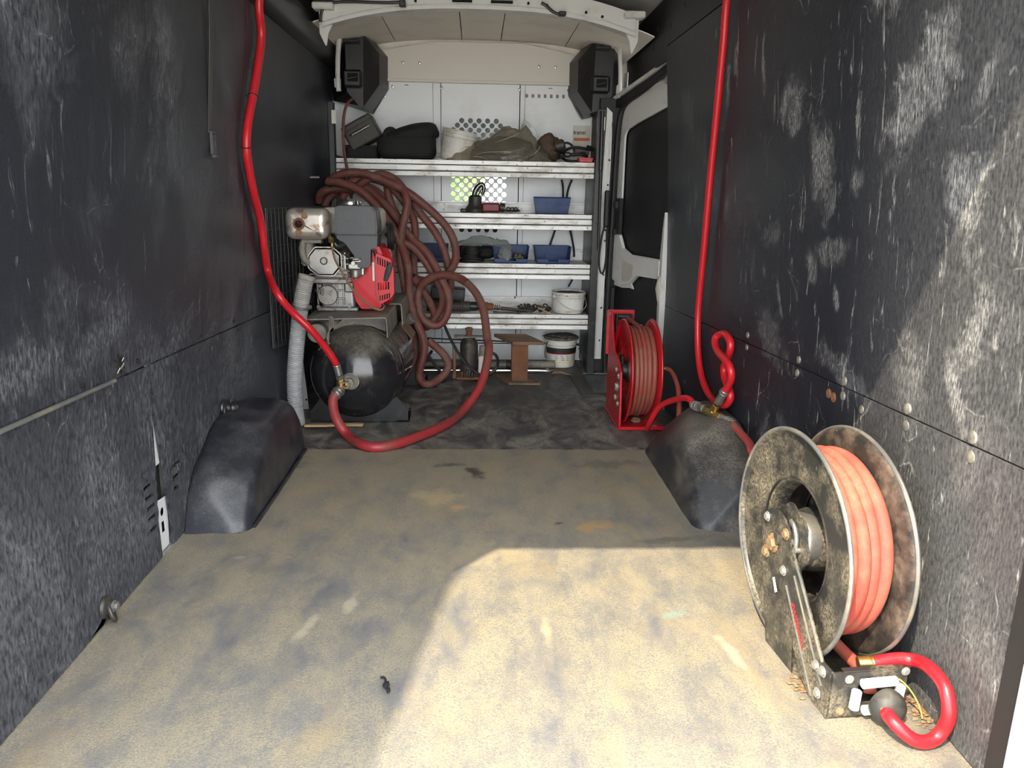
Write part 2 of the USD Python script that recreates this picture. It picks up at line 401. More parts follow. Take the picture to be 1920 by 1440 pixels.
dusty('wall_r', (0.009, 0.010, 0.0135), (0.26, 0.252, 0.24), 0.56, 1.05, 2.8, (1, 1, 0.7), 0.42, 0.75, fine=120, fine_amt=0.6, fstretch=(1, 1.4, .5), amount=0.6, bump=0.22, bump_scale=170, scratch=((1, 9, 1.6), 3.6, 0.605, 0.42), cells=(110, 1.4), grad=('y', 2.2, 1.3, -0.02, 0.15), lines=(5.5, .015, .40), dist=0.8, detail=10.0, droug=1.0, spec=.32,  # besides real dust, the y ramp paints extra brightness into the sunlit end
      marks=[((.93, 1.72, 1.26), (.3, .10, .17), .5, .9), ((.93, 2.15, 1.16), (.3, .09, .20), -.5, .8), ((.93, 2.35, 1.32), (.3, .10, .10), .3, .7), ((.93, 2.05, .93), (.3, .12, .05), -.2, .5), ((.93, 1.62, 1.33), (.3, .06, .14), .2, .8), ((.93, 1.50, 1.06), (.3, .07, .13), -.4, .9), ((.93, 1.95, .62), (.3, .20, .05), .2, .45), ((.93, 2.45, .62), (.3, .20, .10), .4, .35), ((.93, 1.62, .72), (.3, .06, .14), -.5, .5), ((.93, 1.42, .84), (.3, .05, .12), .5, .7), ((.93, 2.5, .95), (.3, .10, .06), -.2, .35), ((.93, 2.42, 1.35), (.3, 0.044, 0.115), 0.43, 0.96), ((.93, 1.49, 1.09), (.3, 0.048, 0.092), 0.72, 0.56), ((.93, 2.18, 0.88), (.3, 0.036, 0.086), -0.88, 0.61), ((.93, 1.88, 1.52), (.3, 0.043, 0.053), 0.53, 0.57), ((.93, 2.41, 0.77), (.3, 0.020, 0.110), -0.52, 0.61), ((.93, 2.97, 1.48), (.3, 0.029, 0.117), 0.07, 0.84), ((.93, 1.77, 1.54), (.3, 0.041, 0.117), 0.71, 0.65), ((.93, 2.01, 0.81), (.3, 0.024, 0.045), -0.36, 0.80), ((.93, 1.46, 1.29), (.3, 0.030, 0.065), 0.57, 0.74), ((.93, 1.94, 1.11), (.3, 0.041, 0.045), 0.86, 0.51), ((.93, 2.61, 1.45), (.3, 0.021, 0.103), -0.24, 0.79), ((.93, 1.46, 0.69), (.3, 0.025, 0.116), -0.55, 0.88), ((.93, 2.89, 1.54), (.3, 0.030, 0.068), 0.04, 0.89), ((.93, 1.62, 1.36), (.3, 0.044, 0.109), -0.83, 0.97)])
dusty('wall_up', (0.012, 0.012, 0.014), (0.10, 0.1, 0.1), 0.6, 0.9, 3, (1, 1, 1), 0.5, 0.7, amount=0.5, bump=0.1)
dusty('arch_l', (0.018, 0.020, 0.026), (0.15, 0.15, 0.15), 0.45, 0.9, 7, (1, 1, 1), 0.32, 0.6, amount=0.5, bump=0.15, bump_scale=160, scratch=((1, 6, 3), 7, 0.69, 0.3), fine=140, fine_amt=0.6)
dusty('arch_r', (0.020, 0.021, 0.025), (0.25, 0.225, 0.18), 0.42, 0.80, 6, (1, 0.7, 1), 0.4, 0.75, amount=0.7, bump=0.2, bump_scale=160, scratch=((1, 6, 3), 7, 0.69, 0.3), grad=('z', 0.12, 0.26, -0.12, 0.22), fine=140, fine_amt=0.6)
dusty('bulkhead', (0.84, 0.85, 0.85), (0.50, 0.46, 0.38), 0.55, 0.9, 5, rough=0.35, rough2=0.6, amount=0.5, bump=0.05, spots=(34, 0.70, 0.6), spot_col=(0.15, 0.11, 0.08))
dusty('bulkhead_up', (0.70, 0.645, 0.57), (0.85, 0.80, 0.70), 0.62, 0.75, 6, rough=0.35, rough2=0.5, amount=0.3, bump=0.05)
dusty('liner', (0.84, 0.78, 0.69), (0.5, 0.46, 0.4), 0.5, 0.8, 4, rough=0.5, amount=0.5, bump=0.03)
dusty('white_metal', (0.66, 0.65, 0.62), (0.32, 0.28, 0.22), 0.55, 0.8, 9, rough=0.35, rough2=0.6, amount=0.7, bump=0.05)
dusty('shelf', (0.70, 0.69, 0.66), (0.32, 0.27, 0.195), 0.50, 0.74, 11, (.6, 1, 1.6), rough=0.38, rough2=0.65, metal=0.15, amount=0.8, bump=0.08, spots=(42, 0.60, 0.85), spot_col=(0.09, 0.07, 0.05))
dusty('groove_dark', (0.10, 0.09, 0.075), (0.30, 0.27, 0.22), 0.5, 0.75, 20, rough=0.7, amount=0.8, bump=0.1)
dusty('black_plastic', (0.014, 0.014, 0.015), (0.07, 0.068, 0.065), 0.5, 0.8, 6, rough=0.36, rough2=0.6, amount=0.5, bump=0.1)
flat('black_matte', (0.012, 0.012, 0.012), 0.6)
flat('guard_black', (0.035, 0.035, 0.035), 0.4)
flat('void_dark', (0.006, 0.006, 0.006), 0.9)
dusty('hose_red', (0.50, 0.014, 0.022), (0.30, 0.06, 0.05), 0.56, 0.8, 10, rough=0.32, rough2=0.55, amount=0.4, bump=0.05)
dusty('hose_red_dusty', (0.46, 0.05, 0.045), (0.36, 0.17, 0.12), 0.40, 0.7, 14, rough=0.5, rough2=0.75, amount=0.7, bump=0.1)
dusty('hose_brown', (0.135, 0.037, 0.03), (0.165, 0.098, 0.066), 0.42, 0.68, 15, rough=0.55, rough2=0.8, amount=0.85, bump=0.25, bump_scale=140, spots=(14, 0.66, 0.6), spot_col=(0.05, 0.022, 0.018), mottle=((0.20, 0.04, 0.034), 6, 0.5, 0.7, 0.5))
dusty('hose_feed', (0.30, 0.026, 0.030), (0.150, 0.062, 0.046), 0.44, 0.66, 9, rough=0.45, rough2=0.75, amount=0.7, bump=0.2, bump_scale=140, grad=('z', .10, .42, -.12, .95))
dusty('hose_reel', (0.36, 0.07, 0.05), (0.30, 0.14, 0.09), 0.42, 0.70, 12, rough=0.65, rough2=0.8, amount=0.8, bump=0.1, spec=.25)
dusty('hose_reel_back', (0.26, 0.055, 0.038), (0.22, 0.105, 0.065), 0.40, 0.68, 14, rough=0.5, rough2=0.75, amount=0.7, bump=0.1)
dusty('red_paint', (0.46, 0.010, 0.018), (0.26, 0.10, 0.08), 0.55, 0.8, 11, rough=0.3, rough2=0.6, amount=0.6, bump=0.05)
dusty('red_dull', (0.17, 0.008, 0.014), (0.10, 0.04, 0.03), 0.5, 0.8, 14, rough=0.45, rough2=0.7, amount=0.6, bump=0.1)
dusty('engine_red', (0.52, 0.008, 0.018), (0.28, 0.07, 0.06), 0.60, 0.85, 14, rough=0.28, rough2=0.6, amount=0.4, bump=0.05, spots=(60, 0.70, 0.4), spot_col=(0.5, 0.35, 0.3), spec=.35)
dusty('reel_black', (0.022, 0.022, 0.021), (0.30, 0.25, 0.17), 0.44, 0.80, 9, rough=0.40, rough2=0.7, amount=0.7, bump=0.15, scratch=((9, 2, 1), 12, 0.655, 0.45), fine=150, fine_amt=0.9)
dusty('reel_black_dark', (0.022, 0.020, 0.018), (0.17, 0.12, 0.085), 0.45, 0.75, 14, rough=0.4, rough2=0.75, amount=0.8, bump=0.15, spots=(150, 0.66, 0.7), spot_col=(0.4, 0.34, 0.26))
dusty('rim_worn', (0.16, 0.16, 0.155), (0.35, 0.29, 0.2), 0.45, 0.7, 12, rough=0.35, rough2=0.6, metal=0.5, amount=0.7, bump=0.05)
dusty('tank_black', (0.015, 0.015, 0.017), (0.17, 0.15, 0.12), 0.46, 0.72, 7, (1, 1, 0.6), rough=0.09, rough2=0.6, amount=0.5, bump=0.02, grad=('z', 0.26, 0.46, -0.16, 0.55), scratch=((3, 3, 1), 9, 0.66, 0.6))
dusty('steel_dusty', (0.10, 0.095, 0.088), (0.30, 0.265, 0.21), 0.35, 0.65, 9, rough=0.5, rough2=0.8, amount=0.8, bump=0.1)
dusty('alu', (0.27, 0.262, 0.25), (0.15, 0.13, 0.10), 0.44, 0.70, 16, rough=0.38, rough2=0.6, metal=0.7, amount=0.85, bump=0.2, spots=(30, .60, .7), spot_col=(.05, .043, .036))
dusty('silver', (0.36, 0.35, 0.33), (0.22, 0.19, 0.15), 0.46, 0.72, 22, rough=0.32, rough2=0.6, metal=0.8, amount=0.8, bump=0.08)
dusty('muffler', (0.55, 0.50, 0.44), (0.26, 0.15, 0.08), 0.50, 0.72, 9, rough=0.3, rough2=0.65, metal=0.6, amount=0.75, bump=0.1, spots=(15, 0.56, 0.75), spot_col=(0.20, 0.085, 0.035), mottle=((0.75, 0.70, 0.62), 5, 0.5, 0.7, 0.4))
dusty('grey_plastic', (0.045, 0.048, 0.053), (0.13, 0.125, 0.115), 0.5, 0.8, 9, rough=0.42, rough2=0.7, amount=0.5, bump=0.1)
dusty('cream', (0.55, 0.52, 0.45), (0.34, 0.29, 0.22), 0.48, 0.8, 9, rough=0.45, amount=0.6, bump=0.05)
dusty('duct', (0.34, 0.345, 0.35), (0.25, 0.22, 0.175), 0.48, 0.75, 10, rough=0.5, rough2=0.75, amount=0.7, bump=0.1, grad=('z', .45, .70, 0, .5))
dusty('brass', (0.46, 0.31, 0.11), (0.25, 0.19, 0.1), 0.5, 0.8, 20, rough=0.3, rough2=0.5, metal=0.9, amount=0.6, bump=0.05)
dusty('rust', (0.20, 0.075, 0.03), (0.09, 0.045, 0.03), 0.4, 0.7, 12, rough=0.8, rough2=0.9, amount=0.9, bump=0.35)
dusty('rust_plate', (0.20, 0.12, 0.07), (0.11, 0.07, 0.045), 0.4, 0.7, 10, rough=0.75, rough2=0.9, amount=0.8, bump=0.2)
dusty('rust_dark', (0.075, 0.045, 0.028), (0.12, 0.085, 0.055), 0.4, 0.7, 12, rough=0.7, rough2=0.9, amount=0.8, bump=0.2)
dusty('dark_steel', (0.05, 0.046, 0.04), (0.16, 0.12, 0.08), 0.45, 0.75, 14, rough=0.45, rough2=0.8, metal=0.4, amount=0.7, bump=0.15)
dusty('pail', (0.70, 0.68, 0.62), (0.36, 0.28, 0.18), 0.47, 0.75, 12, rough=0.42, rough2=0.7, amount=0.8, bump=0.08, spots=(40, 0.64, 0.7), spot_col=(0.12, 0.08, 0.05))
dusty('pail_grime', (0.11, 0.095, 0.07), (0.55, 0.52, 0.46), 0.55, 0.7, 45, rough=0.7, rough2=0.9, amount=0.8, bump=0.6, bump_scale=60)
dusty('blue_bin', (0.004, 0.032, 0.125), (0.018, 0.055, 0.14), 0.45, 0.75, 15, rough=0.38, rough2=0.6, amount=0.6, bump=0.08, spec=.3)
dusty('bag_black', (0.010, 0.010, 0.011), (0.03, 0.028, 0.025), 0.5, 0.8, 10, rough=0.8, rough2=0.9, amount=0.6, bump=0.4, bump_scale=200)
dusty('case_olive', (0.045, 0.043, 0.034), (0.10, 0.09, 0.07), 0.45, 0.75, 12, rough=0.55, rough2=0.8, amount=0.6, bump=0.1)
dusty('wood', (0.45, 0.31, 0.15), (0.26, 0.17, 0.09), 0.4, 0.7, 8, (1, 12, 12), rough=0.7, amount=0.8, bump=0.2)
dusty('chrome', (0.62, 0.60, 0.56), (0.3, 0.26, 0.2), 0.55, 0.8, 14, rough=0.2, rough2=0.5, metal=0.95, amount=0.6, bump=0.03)
dusty('dark_chrome', (0.16, 0.155, 0.145), (0.08, 0.07, 0.06), 0.5, 0.8, 14, rough=0.25, rough2=0.5, metal=0.9, amount=0.6, bump=0.03)
dusty('plate_dark', (0.05, 0.05, 0.052), (0.14, 0.125, 0.10), 0.4, 0.75, 8, rough=0.5, rough2=0.7, metal=0.3, amount=0.7, bump=0.3, bump_scale=120)
dusty('roller_white', (0.70, 0.68, 0.63), (0.45, 0.39, 0.3), 0.55, 0.8, 30, rough=0.4, amount=0.6, bump=0.05)
dusty('ball_stop', (0.028, 0.028, 0.027), (0.16, 0.14, 0.105), 0.45, 0.85, 18, rough=0.55, rough2=0.8, amount=0.6, bump=0.2)
dusty('rivet', (0.13, 0.125, 0.115), (0.28, 0.25, 0.19), 0.4, 0.7, 30, rough=0.4, rough2=0.7, metal=0.2, amount=0.8, bump=0.1)
dusty('bolt_rusty', (0.22, 0.12, 0.055), (0.30, 0.225, 0.145), 0.4, 0.7, 60, rough=0.6, rough2=0.8, metal=0.2, amount=0.8, bump=0.2)
dusty('bolt_zinc', (0.40, 0.385, 0.35), (0.3, 0.25, 0.18), 0.5, 0.8, 50, rough=0.4, rough2=0.6, metal=0.6, amount=0.6, bump=0.1)
flat('ink_red', (0.62, 0.02, 0.025), 0.5)
flat('ink_black', (0.02, 0.02, 0.02), 0.6)
flat('ink_grey', (0.22, 0.22, 0.22), 0.6)
flat('ink_orange', (0.62, 0.14, 0.03), 0.6)
flat('ink_yellow', (0.70, 0.60, 0.10), 0.6)
flat('paper', (0.70, 0.68, 0.64), 0.7)
flat('label_white', (0.66, 0.63, 0.56), 0.6)
flat('strap_grey', (0.06, 0.06, 0.06), 0.7)
flat('gap_white', (0.62, 0.63, 0.63), 0.45)
flat('concrete', (0.36, 0.35, 0.33), 0.9)
flat('trunk', (0.09, 0.06, 0.04), 0.9)
flat('cab_grey', (0.16, 0.16, 0.16), 0.8)
flat('headliner', (0.62, 0.64, 0.61), 0.9)
flat('canvas', (0.55, 0.53, 0.48), 0.85)
flat('seat_fabric', (0.05, 0.05, 0.055), 0.9)
M['glass'] = usdkit.material(stage, '/World/Looks/glass', {'f': ('fresnel', {'IOR': 1.5}), 't': ('transparent_bsdf', {'color': (0.93, 0.96, 0.95)}), 'g': ('glossy_bsdf', {'roughness': 0.02, 'color': (1, 1, 1)}), 'm': ('mix_closure', {})},
                             [('f.fac', 'm.fac'), ('t.BSDF', 'm.closure1'), ('g.BSDF', 'm.closure2')], surface='m.closure')


def plastic_film(name, tint, clear, col):
    M[name] = usdkit.material(stage, f'/World/Looks/{name}', {
        'g0': ('geometry', {}), 'n': ('noise_texture', {'scale': 9.0, 'detail': 3.0, 'distortion': 1.5}), 'b': ('bump', {'strength': 1.0, 'distance': 0.02}),
        'r': ('map_range', {'from_min': 0.35, 'from_max': 0.7, 'to_min': clear + .06, 'to_max': clear - 0.14, 'clamp': True}),
        't': ('transparent_bsdf', {'color': tint}), 'p': ('principled_bsdf', {'base_color': col, 'roughness': 0.14, 'specular_ior_level': 1.0}), 'm': ('mix_closure', {})},
        [('g0.position', 'n.vector'), ('n.fac', 'b.height'), ('b.normal', 'p.normal'), ('n.fac', 'r.value'), ('r.result', 'm.fac'), ('p.BSDF', 'm.closure1'), ('t.BSDF', 'm.closure2')], surface='m.closure')


plastic_film('film', (0.86, 0.82, 0.73), 0.58, (0.22, 0.195, 0.15))
plastic_film('film_grey', (0.88, 0.9, 0.88), 0.6, (0.34, 0.36, 0.34))
flat('film_glint', (0.42, 0.40, 0.35), 0.12, specular_ior_level=1.0)
M['leaf'] = usdkit.material(stage, '/World/Looks/leaf', {'d': ('diffuse_bsdf', {'color': (0.30, 0.40, 0.16)}), 't': ('translucent_bsdf', {'color': (0.50, 0.66, 0.30)}), 'm': ('mix_closure', {'fac': 0.45})},
                            [('d.BSDF', 'm.closure1'), ('t.BSDF', 'm.closure2')], surface='m.closure')

# ================================================================ the van's shell
XL, XR = 0.93, 0.97


def xw(z, X0):
    return X0 - 0.09 * np.clip((np.asarray(z, float) - 0.45) / 1.45, 0, 1) ** 1.6


def sheet(poly, side, t=0.007, proud=0.0, finer=0.16):
    """a wall panel: shapely polygon in (y, z), bent to the wall's profile"""
    e = extrude(poly, t, (0, 0, 0), (0, 1, 0), (0, 0, 1), (1, 0, 0), finer=finer)
    V = np.array(e.vertices)
    X0 = XL if side < 0 else XR
    x = xw(V[:, 2], X0) - proud + (V[:, 0] - 0)
    V[:, 0] = side * x
    F = np.asarray(e.faces)
    if side < 0:
        F = F[:, ::-1]
    return trimesh.Trimesh(V, F, process=False)


def on_wall(y, z, side, off=0.0):
    X0 = XL if side < 0 else XR
    return np.array([side * (float(xw(z, X0)) - off), y, z])


seam = lambda y: 0.652 - 0.035 * y

# ---- floor
fl = thing('floor', None, None, kind='structure')


def mat_sheet(x0, x1, y0, y1, z, step, holes=None, thick=0.004, amp=1.0):
    nx, ny = int((x1 - x0) / step) + 1, int((y1 - y0) / step) + 1
    X, Y = np.meshgrid(np.linspace(x0, x1, nx), np.linspace(y0, y1, ny), indexing='ij')
    P = np.stack([X, Y, 0 * X], -1)
    h = 0.0042 * (meshkit.fbm(P * (2.2, 1.1, 1) + 3, 3, 5) - 0.5) + 0.0016 * np.sin(X * 2 * PI / 0.145) + 0.002 * (meshkit.noise(P * (9, 5, 1), 8) - 0.5)
    Z = z + h * amp
    V = np.stack([X, Y, Z], -1).reshape(-1, 3)
    n = len(V)
    low = V.copy(); low[:, 2] = z - 0.012
    F = []
    idx = np.arange(n).reshape(nx, ny)
    a, b, c, d = idx[:-1, :-1].ravel(), idx[1:, :-1].ravel(), idx[1:, 1:].ravel(), idx[:-1, 1:].ravel()
    F = [np.stack([a, b, c], 1), np.stack([a, c, d], 1), np.stack([a + n, c + n, b + n], 1), np.stack([a + n, d + n, c + n], 1)]
    for e in (idx[:, 0], idx[::-1, -1], idx[0, ::-1], idx[-1, :]):
        F += [np.stack([e[:-1], e[:-1] + n, e[1:] + n], 1)[:, ::-1], np.stack([e[:-1], e[1:] + n, e[1:]], 1)[:, ::-1]]
    return trimesh.Trimesh(np.vstack([V, low]), np.vstack(F), process=False)


obj('mat', mat_sheet(-XL, 1.0, 1.0, 3.128, 0.0, 0.022), 'mat_front', fl, smooth=40, label='dusty tan and grey rubber mat with sun across it')
obj('mat', mat_sheet(-XL, 0.655, 3.10, 4.97, -0.003, 0.03), 'mat_rear', fl, smooth=40, label='blackened rubber mat in front of the shelves')
obj('mat', mat_sheet(0.655, 0.98, 3.10, 4.03, -0.003, 0.03), 'mat_rear', fl, smooth=40)
obj('sub_floor', rbox(-1.0, 1.02, 0.985, 3.9, -0.06, -0.0135, 0.002), 'white_metal', fl)
obj('sub_floor', rbox(-1.0, 0.66, 3.9, 6.4, -0.06, -0.0135, 0.002), 'cab_grey', fl)
obj('sub_floor', rbox(.655, 1.02, 4.595, 6.4, -0.06, -0.004, 0.002), 'cab_grey', fl)
obj('step_well', cat_(rbox(0.655, 1.02, 4.03, 4.60, -0.26, -0.24), rbox(0.65, 0.658, 4.03, 4.62, -0.26, -0.012), rbox(0.655, 1.02, 4.02, 4.032, -0.26, -0.012), rbox(0.655, 1.02, 4.58, 4.60, -0.26, -0.012)), 'black_plastic', fl)
obj('edge_strip', extrude(Polygon([(0.565, 4.49), (0.645, 4.47), (0.652, 4.085), (0.82, 4.075), (0.82, 4.03), (0.575, 4.02)]), 0.004, (0, 0, 0.001), (1, 0, 0), (0, 1, 0), (0, 0, 1)), 'plate_dark', fl, label='dark chequered metal edging strip')

# ---- left wall
wl = thing('wall_left', None, None, kind='structure')
torn = Polygon([(1.965, .640), (1.985, .628), (1.99, .648), (2.003, .638), (2.012, .645), (2.02, .632), (2.032, .628), (2.022, .612), (2.03, .598), (2.012, .603), (2.0, .590), (1.99, .604), (1.975, .598), (1.98, .615)])
slotsA = [sbox(y0, z - .004, y0 + w, z + .004).buffer(.0015) for y0, z, w in ((2.055, .245, .055), (2.06, .212, .05), (2.065, .180, .05), (2.065, .148, .055), (2.07, .112, .045))]
slotsB = [sbox(y0, z - .005, y0 + w, z + .005).buffer(.0015) for y0, z, w in ((2.255, .235, .08), (2.26, .198, .06), (2.265, .162, .035))]
rag = [(2.166, seam(2.166)), (2.156, .40), (2.146, .27), (2.136, .245), (2.145, .235), (2.136, .21), (2.143, .195), (2.132, .17), (2.138, .145), (2.130, .12), (2.134, 0.003)]
upA = Polygon([(1.10, seam(1.10) + .004), (3.125, seam(3.125) + .004), (3.125, 1.755), (1.10, 1.755)]).difference(torn)
upB = Polygon([(3.13, seam(3.13) + .004), (4.93, seam(4.93) + .004), (4.93, 1.755), (3.13, 1.755)])
loA = Polygon([(1.10, .003), (1.10, seam(1.10))] + rag).difference(unary_union(slotsA))
loB = Polygon([(2.178, seam(2.178)), (2.185, .40), (2.205, .25), (2.222, .10), (2.228, .003), (4.93, .003), (4.93, seam(4.93))]).difference(unary_union(slotsB))
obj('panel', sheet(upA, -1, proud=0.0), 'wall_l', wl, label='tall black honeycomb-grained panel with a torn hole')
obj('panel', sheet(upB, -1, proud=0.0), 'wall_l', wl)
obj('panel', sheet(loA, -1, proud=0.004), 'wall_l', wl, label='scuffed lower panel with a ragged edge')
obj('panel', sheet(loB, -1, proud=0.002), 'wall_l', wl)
# torn flaps of plastic around the hole, and white foam behind
fl_m = []
for (a, b, c) in (((1.99, .605), (2.012, .603), (2.006, .622)), ((1.975, .6), (1.98, .615), (1.992, .612)), ((2.02, .632), (2.03, .628), (2.016, .622))):
    q = extrude(Polygon([a, b, c]), .002, (-XL + .004, 0, 0), (0, 1, 0), (0, 0, 1), (1, 0, 0))
    fl_m.append(rot(q, 0.5, [0, 1, .3], [-XL + .004, a[0], a[1]]))
obj('torn_flap', cat_(fl_m), 'rim_worn', wl, label='pale torn splinters round the hole')
obj('edge_trim', cat_(tube([on_wall(y, seam(y) + .002, -1, .006) for y in np.linspace(1.15, 1.95, 12)], .0055, 8)), 'rim_worn', wl, label='grey rubber edging along the panel joint')
obj('gap_shade', sheet(Polygon([(2.14, .0), (2.235, .0), (2.235, .60), (2.14, .60)]), -1, t=.002, proud=-.026), 'void_dark', wl)  # black sheet behind the gap, shade painted in over the white body side
obj('stiffener', cat_(sheet(Polygon([(2.170, .585), (2.212, .585), (2.212, .27), (2.160, .27)]), -1, t=.002, proud=-.011),
                      sheet(Polygon([(2.160, .003), (2.222, .003), (2.240, .155), (2.168, .165)]).difference(unary_union([Point(2.195, .120).buffer(.013), sbox(2.182, .055, 2.204, .090)])), -1, t=.002, proud=-.011)), 'gap_white', wl, label='white body metal showing through the gap')
obj('body_side', cat_(sheet(sbox(.98, -.06, 6.6, 2.03), -1, t=.012, proud=-.045, finer=.4)), 'white_metal', wl)
obj('rail', extrude(Polygon([(-.885, 1.752), (-.862, 1.742), (-.815, 1.765), (-.800, 1.80), (-.805, 1.86), (-.825, 1.905), (-.88, 1.915)]), 2.15, (0, 2.75, 0), (1, 0, 0), (0, 0, 1), (0, 1, 0)), 'black_plastic', wl, label='black moulded roof rail', smooth=50)
hol = unary_union([Point(y, z).buffer(.008) for y, z in ((4.15, 1.93), (4.4, 1.935), (4.62, 1.93), (4.3, 1.96))])
obj('upper_panel', sheet(sbox(2.75, 1.90, 4.93, 1.985).difference(hol), -1, proud=.012), 'wall_up', wl)
screws = [(1.36, .625), (1.40, .565), (1.80, .612), (1.83, .565), (2.1, .605), (2.60, .585), (2.95, .575), (3.0, .53)]
for y, z in screws:
    p = on_wall(y, z, -1, .001)
    obj('screw', lathe([(0, 0), (.007, 0), (.007, .002), (.004, .0035), (0, .0035)], p, (1, 0, 0), 12), 'black_plastic', wl)
# body hardware on the left wall by the rear shelf
obj('stud', cyl(on_wall(4.35, 1.13, -1, 0), on_wall(4.35, 1.13, -1, .05), .006), 'bolt_zinc', wl)

obj('bracket', rbox(-.875, -.845, 4.05, 4.12, 1.915, 1.985, .004), 'white_metal', wl)
# ---- right wall
wr = thing('wall_right', None, None, kind='structure')
YE = 3.90
upR = Polygon([(1.19, seam(1.19) + .004), (YE, seam(YE) + .004), (YE, 1.752), (1.19, 1.752)])
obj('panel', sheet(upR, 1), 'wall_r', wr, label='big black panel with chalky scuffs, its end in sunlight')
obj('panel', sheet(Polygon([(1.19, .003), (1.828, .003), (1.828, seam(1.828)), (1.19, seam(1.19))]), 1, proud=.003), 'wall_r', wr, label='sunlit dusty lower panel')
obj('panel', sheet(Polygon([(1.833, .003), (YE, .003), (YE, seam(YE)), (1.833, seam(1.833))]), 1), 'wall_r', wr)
hol = unary_union([sbox(y - .006, z - .012, y + .006, z + .012) for y, z in ((3.55, 1.86), (3.8, 1.83), (3.2, 1.85))])
obj('upper_panel', sheet(sbox(1.19, 1.757, YE, 1.98).difference(hol), 1), 'wall_up', wr)
hol = unary_union([sbox(y - .008, z - .012, y + .008, z + .012) for y, z in ((4.1, 1.87), (4.35, 1.86), (4.2, 1.80), (4.5, 1.90))])
obj('upper_panel', sheet(sbox(YE + .004, 1.70, 4.93, 1.98).difference(hol), 1, proud=-.01), 'wall_up', wr)
for y, z, r in ((2.664, .590, .011), (2.664, .545, .011), (2.216, .597, .012), (2.219, .556, .012), (1.921, .604, .0125), (1.921, .563, .0125), (1.815, .556, .0125), (1.617, .614, .0135), (1.613, .576, .0135), (1.386, .622, .014), (1.381, .584, .014)):
    p = on_wall(y, z, 1, .0)
    obj('rivet', lathe([(0, 0), (r, 0), (r, .0015), (r * .86, .0045), (r * .4, .006), (0, .0062)], p, (-1, 0, 0), 18), 'rivet', wr)
for y, z in ((2.005, .548), (1.975, .545)):
    p = on_wall(y, z, 1, .0)
    obj('plug', cat_(ring(p, (1, 0, 0), .011, .003, 20, 8), lathe([(0, .001), (.009, .001), (.0085, .003), (0, .003)], p, (-1, 0, 0), 16)), 'rust', wr)
obj('body_side', cat_(sheet(sbox(.98, -.06, YE + .02, 2.03), 1, t=.012, proud=-.05, finer=.4), sheet(sbox(YE + .02, 1.62, 6.6, 2.03), 1, t=.012, proud=-.05, finer=.4), sheet(sbox(4.64, -.06, 6.6, 1.62), 1, t=.012, proud=-.05, finer=.4)), 'white_metal', wr)
obj('rear_seal', sheet(sbox(1.138, .0, 1.188, 1.86), 1, t=.03, proud=.012), 'black_matte', wr)
obj('rear_pillar', sheet(sbox(.985, -.06, 1.134, 1.95), 1, t=.06, proud=.02), 'white_metal', wr)
obj('rear_pillar', sheet(sbox(.985, -.06, 1.095, 1.95), -1, t=.06, proud=.02), 'white_metal', wl)

# ---- ceiling and roof bow
ce = thing('ceiling', None, None, kind='structure')
zc_ = lambda x: 1.945 - 0.075 * (np.abs(np.asarray(x, float)) / .76) ** 3
edges = [-.86, -.49, -.095, .135, .52, .88]
for a, b in zip(edges[:-1], edges[1:]):
    xs = np.linspace(a + .0025, b - .0025, 12)
    pol = Polygon([(x, float(zc_(x))) for x in xs] + [(x, float(zc_(x)) + .006) for x in xs[::-1]])
    obj('panel', extrude(pol, 1.02, (0, 4.10, 0), (1, 0, 0), (0, 0, 1), (0, 1, 0)), 'liner', ce)
xs = np.linspace(-1.0, 1.0, 24)
obj('roof_skin', extrude(Polygon([(x, 2.03 - .05 * abs(x) ** 3) for x in xs] + [(x, 2.045 - .05 * abs(x) ** 3) for x in xs[::-1]]), 6.0, (0, .985, 0), (1, 0, 0), (0, 0, 1), (0, 1, 0)), 'white_metal', ce)
xs = np.linspace(-.90, .90, 24)
obj('rear_header', extrude(Polygon([(x, 1.88) for x in xs] + [(x, 2.045) for x in xs[::-1]]), .06, (0, .955, 0), (1, 0, 0), (0, 0, 1), (0, 1, 0)), 'white_metal', ce)
xs = np.linspace(-.745, .765, 30)
zb = lambda x: 1.925 - .095 * (abs(x) / .74) ** 2.6
bow = Polygon([(x, zb(x)) for x in xs] + [(x, zb(x) + .095) for x in xs[::-1]])
bw = thing('trim_1', None, None, kind='structure')
obj('roof_bow', cat_(extrude(bow, .085, (0, 4.03, 0), (1, 0, 0), (0, 0, 1), (0, 1, 0)), extrude(Polygon([(x, zb(x) - .006) for x in xs] + [(x, zb(x) + .012) for x in xs[::-1]]), .02, (0, 4.015, 0), (1, 0, 0), (0, 0, 1), (0, 1, 0))), 'white_metal', bw, label='white pressed roof bow')
for x0, x1 in ((-.125, -.03), (.06, .165)):
    obj('slot', rbox(x0, x1, 4.010, 4.018, zb(0) + .022, zb(0) + .034, .001), 'void_dark', bw)
for x0 in (-.40, -.30, .24, .33, .52, .60):
    obj('hole', cyl((x0, 4.016, zb(x0) + .032), (x0, 4.026, zb(x0) + .032), .006, 12), 'void_dark', bw)
for x0, s in ((-.735, 1), (.755, -1)):
    obj('bracket', cat_(extrude(rpoly([(x0 - s * .03, 1.93), (x0 - s * .03, 1.80), (x0, 1.735), (x0 + s * .012, 1.80), (x0 + s * .05, 1.87), (x0 + s * .05, 1.93)], .004), .008, (0, 4.05, 0), (1, 0, 0), (0, 0, 1), (0, 1, 0)), rbox(x0 - .05, x0 + .05, 3.98, 4.06, 1.895, 1.925, .006)), 'white_metal', bw)
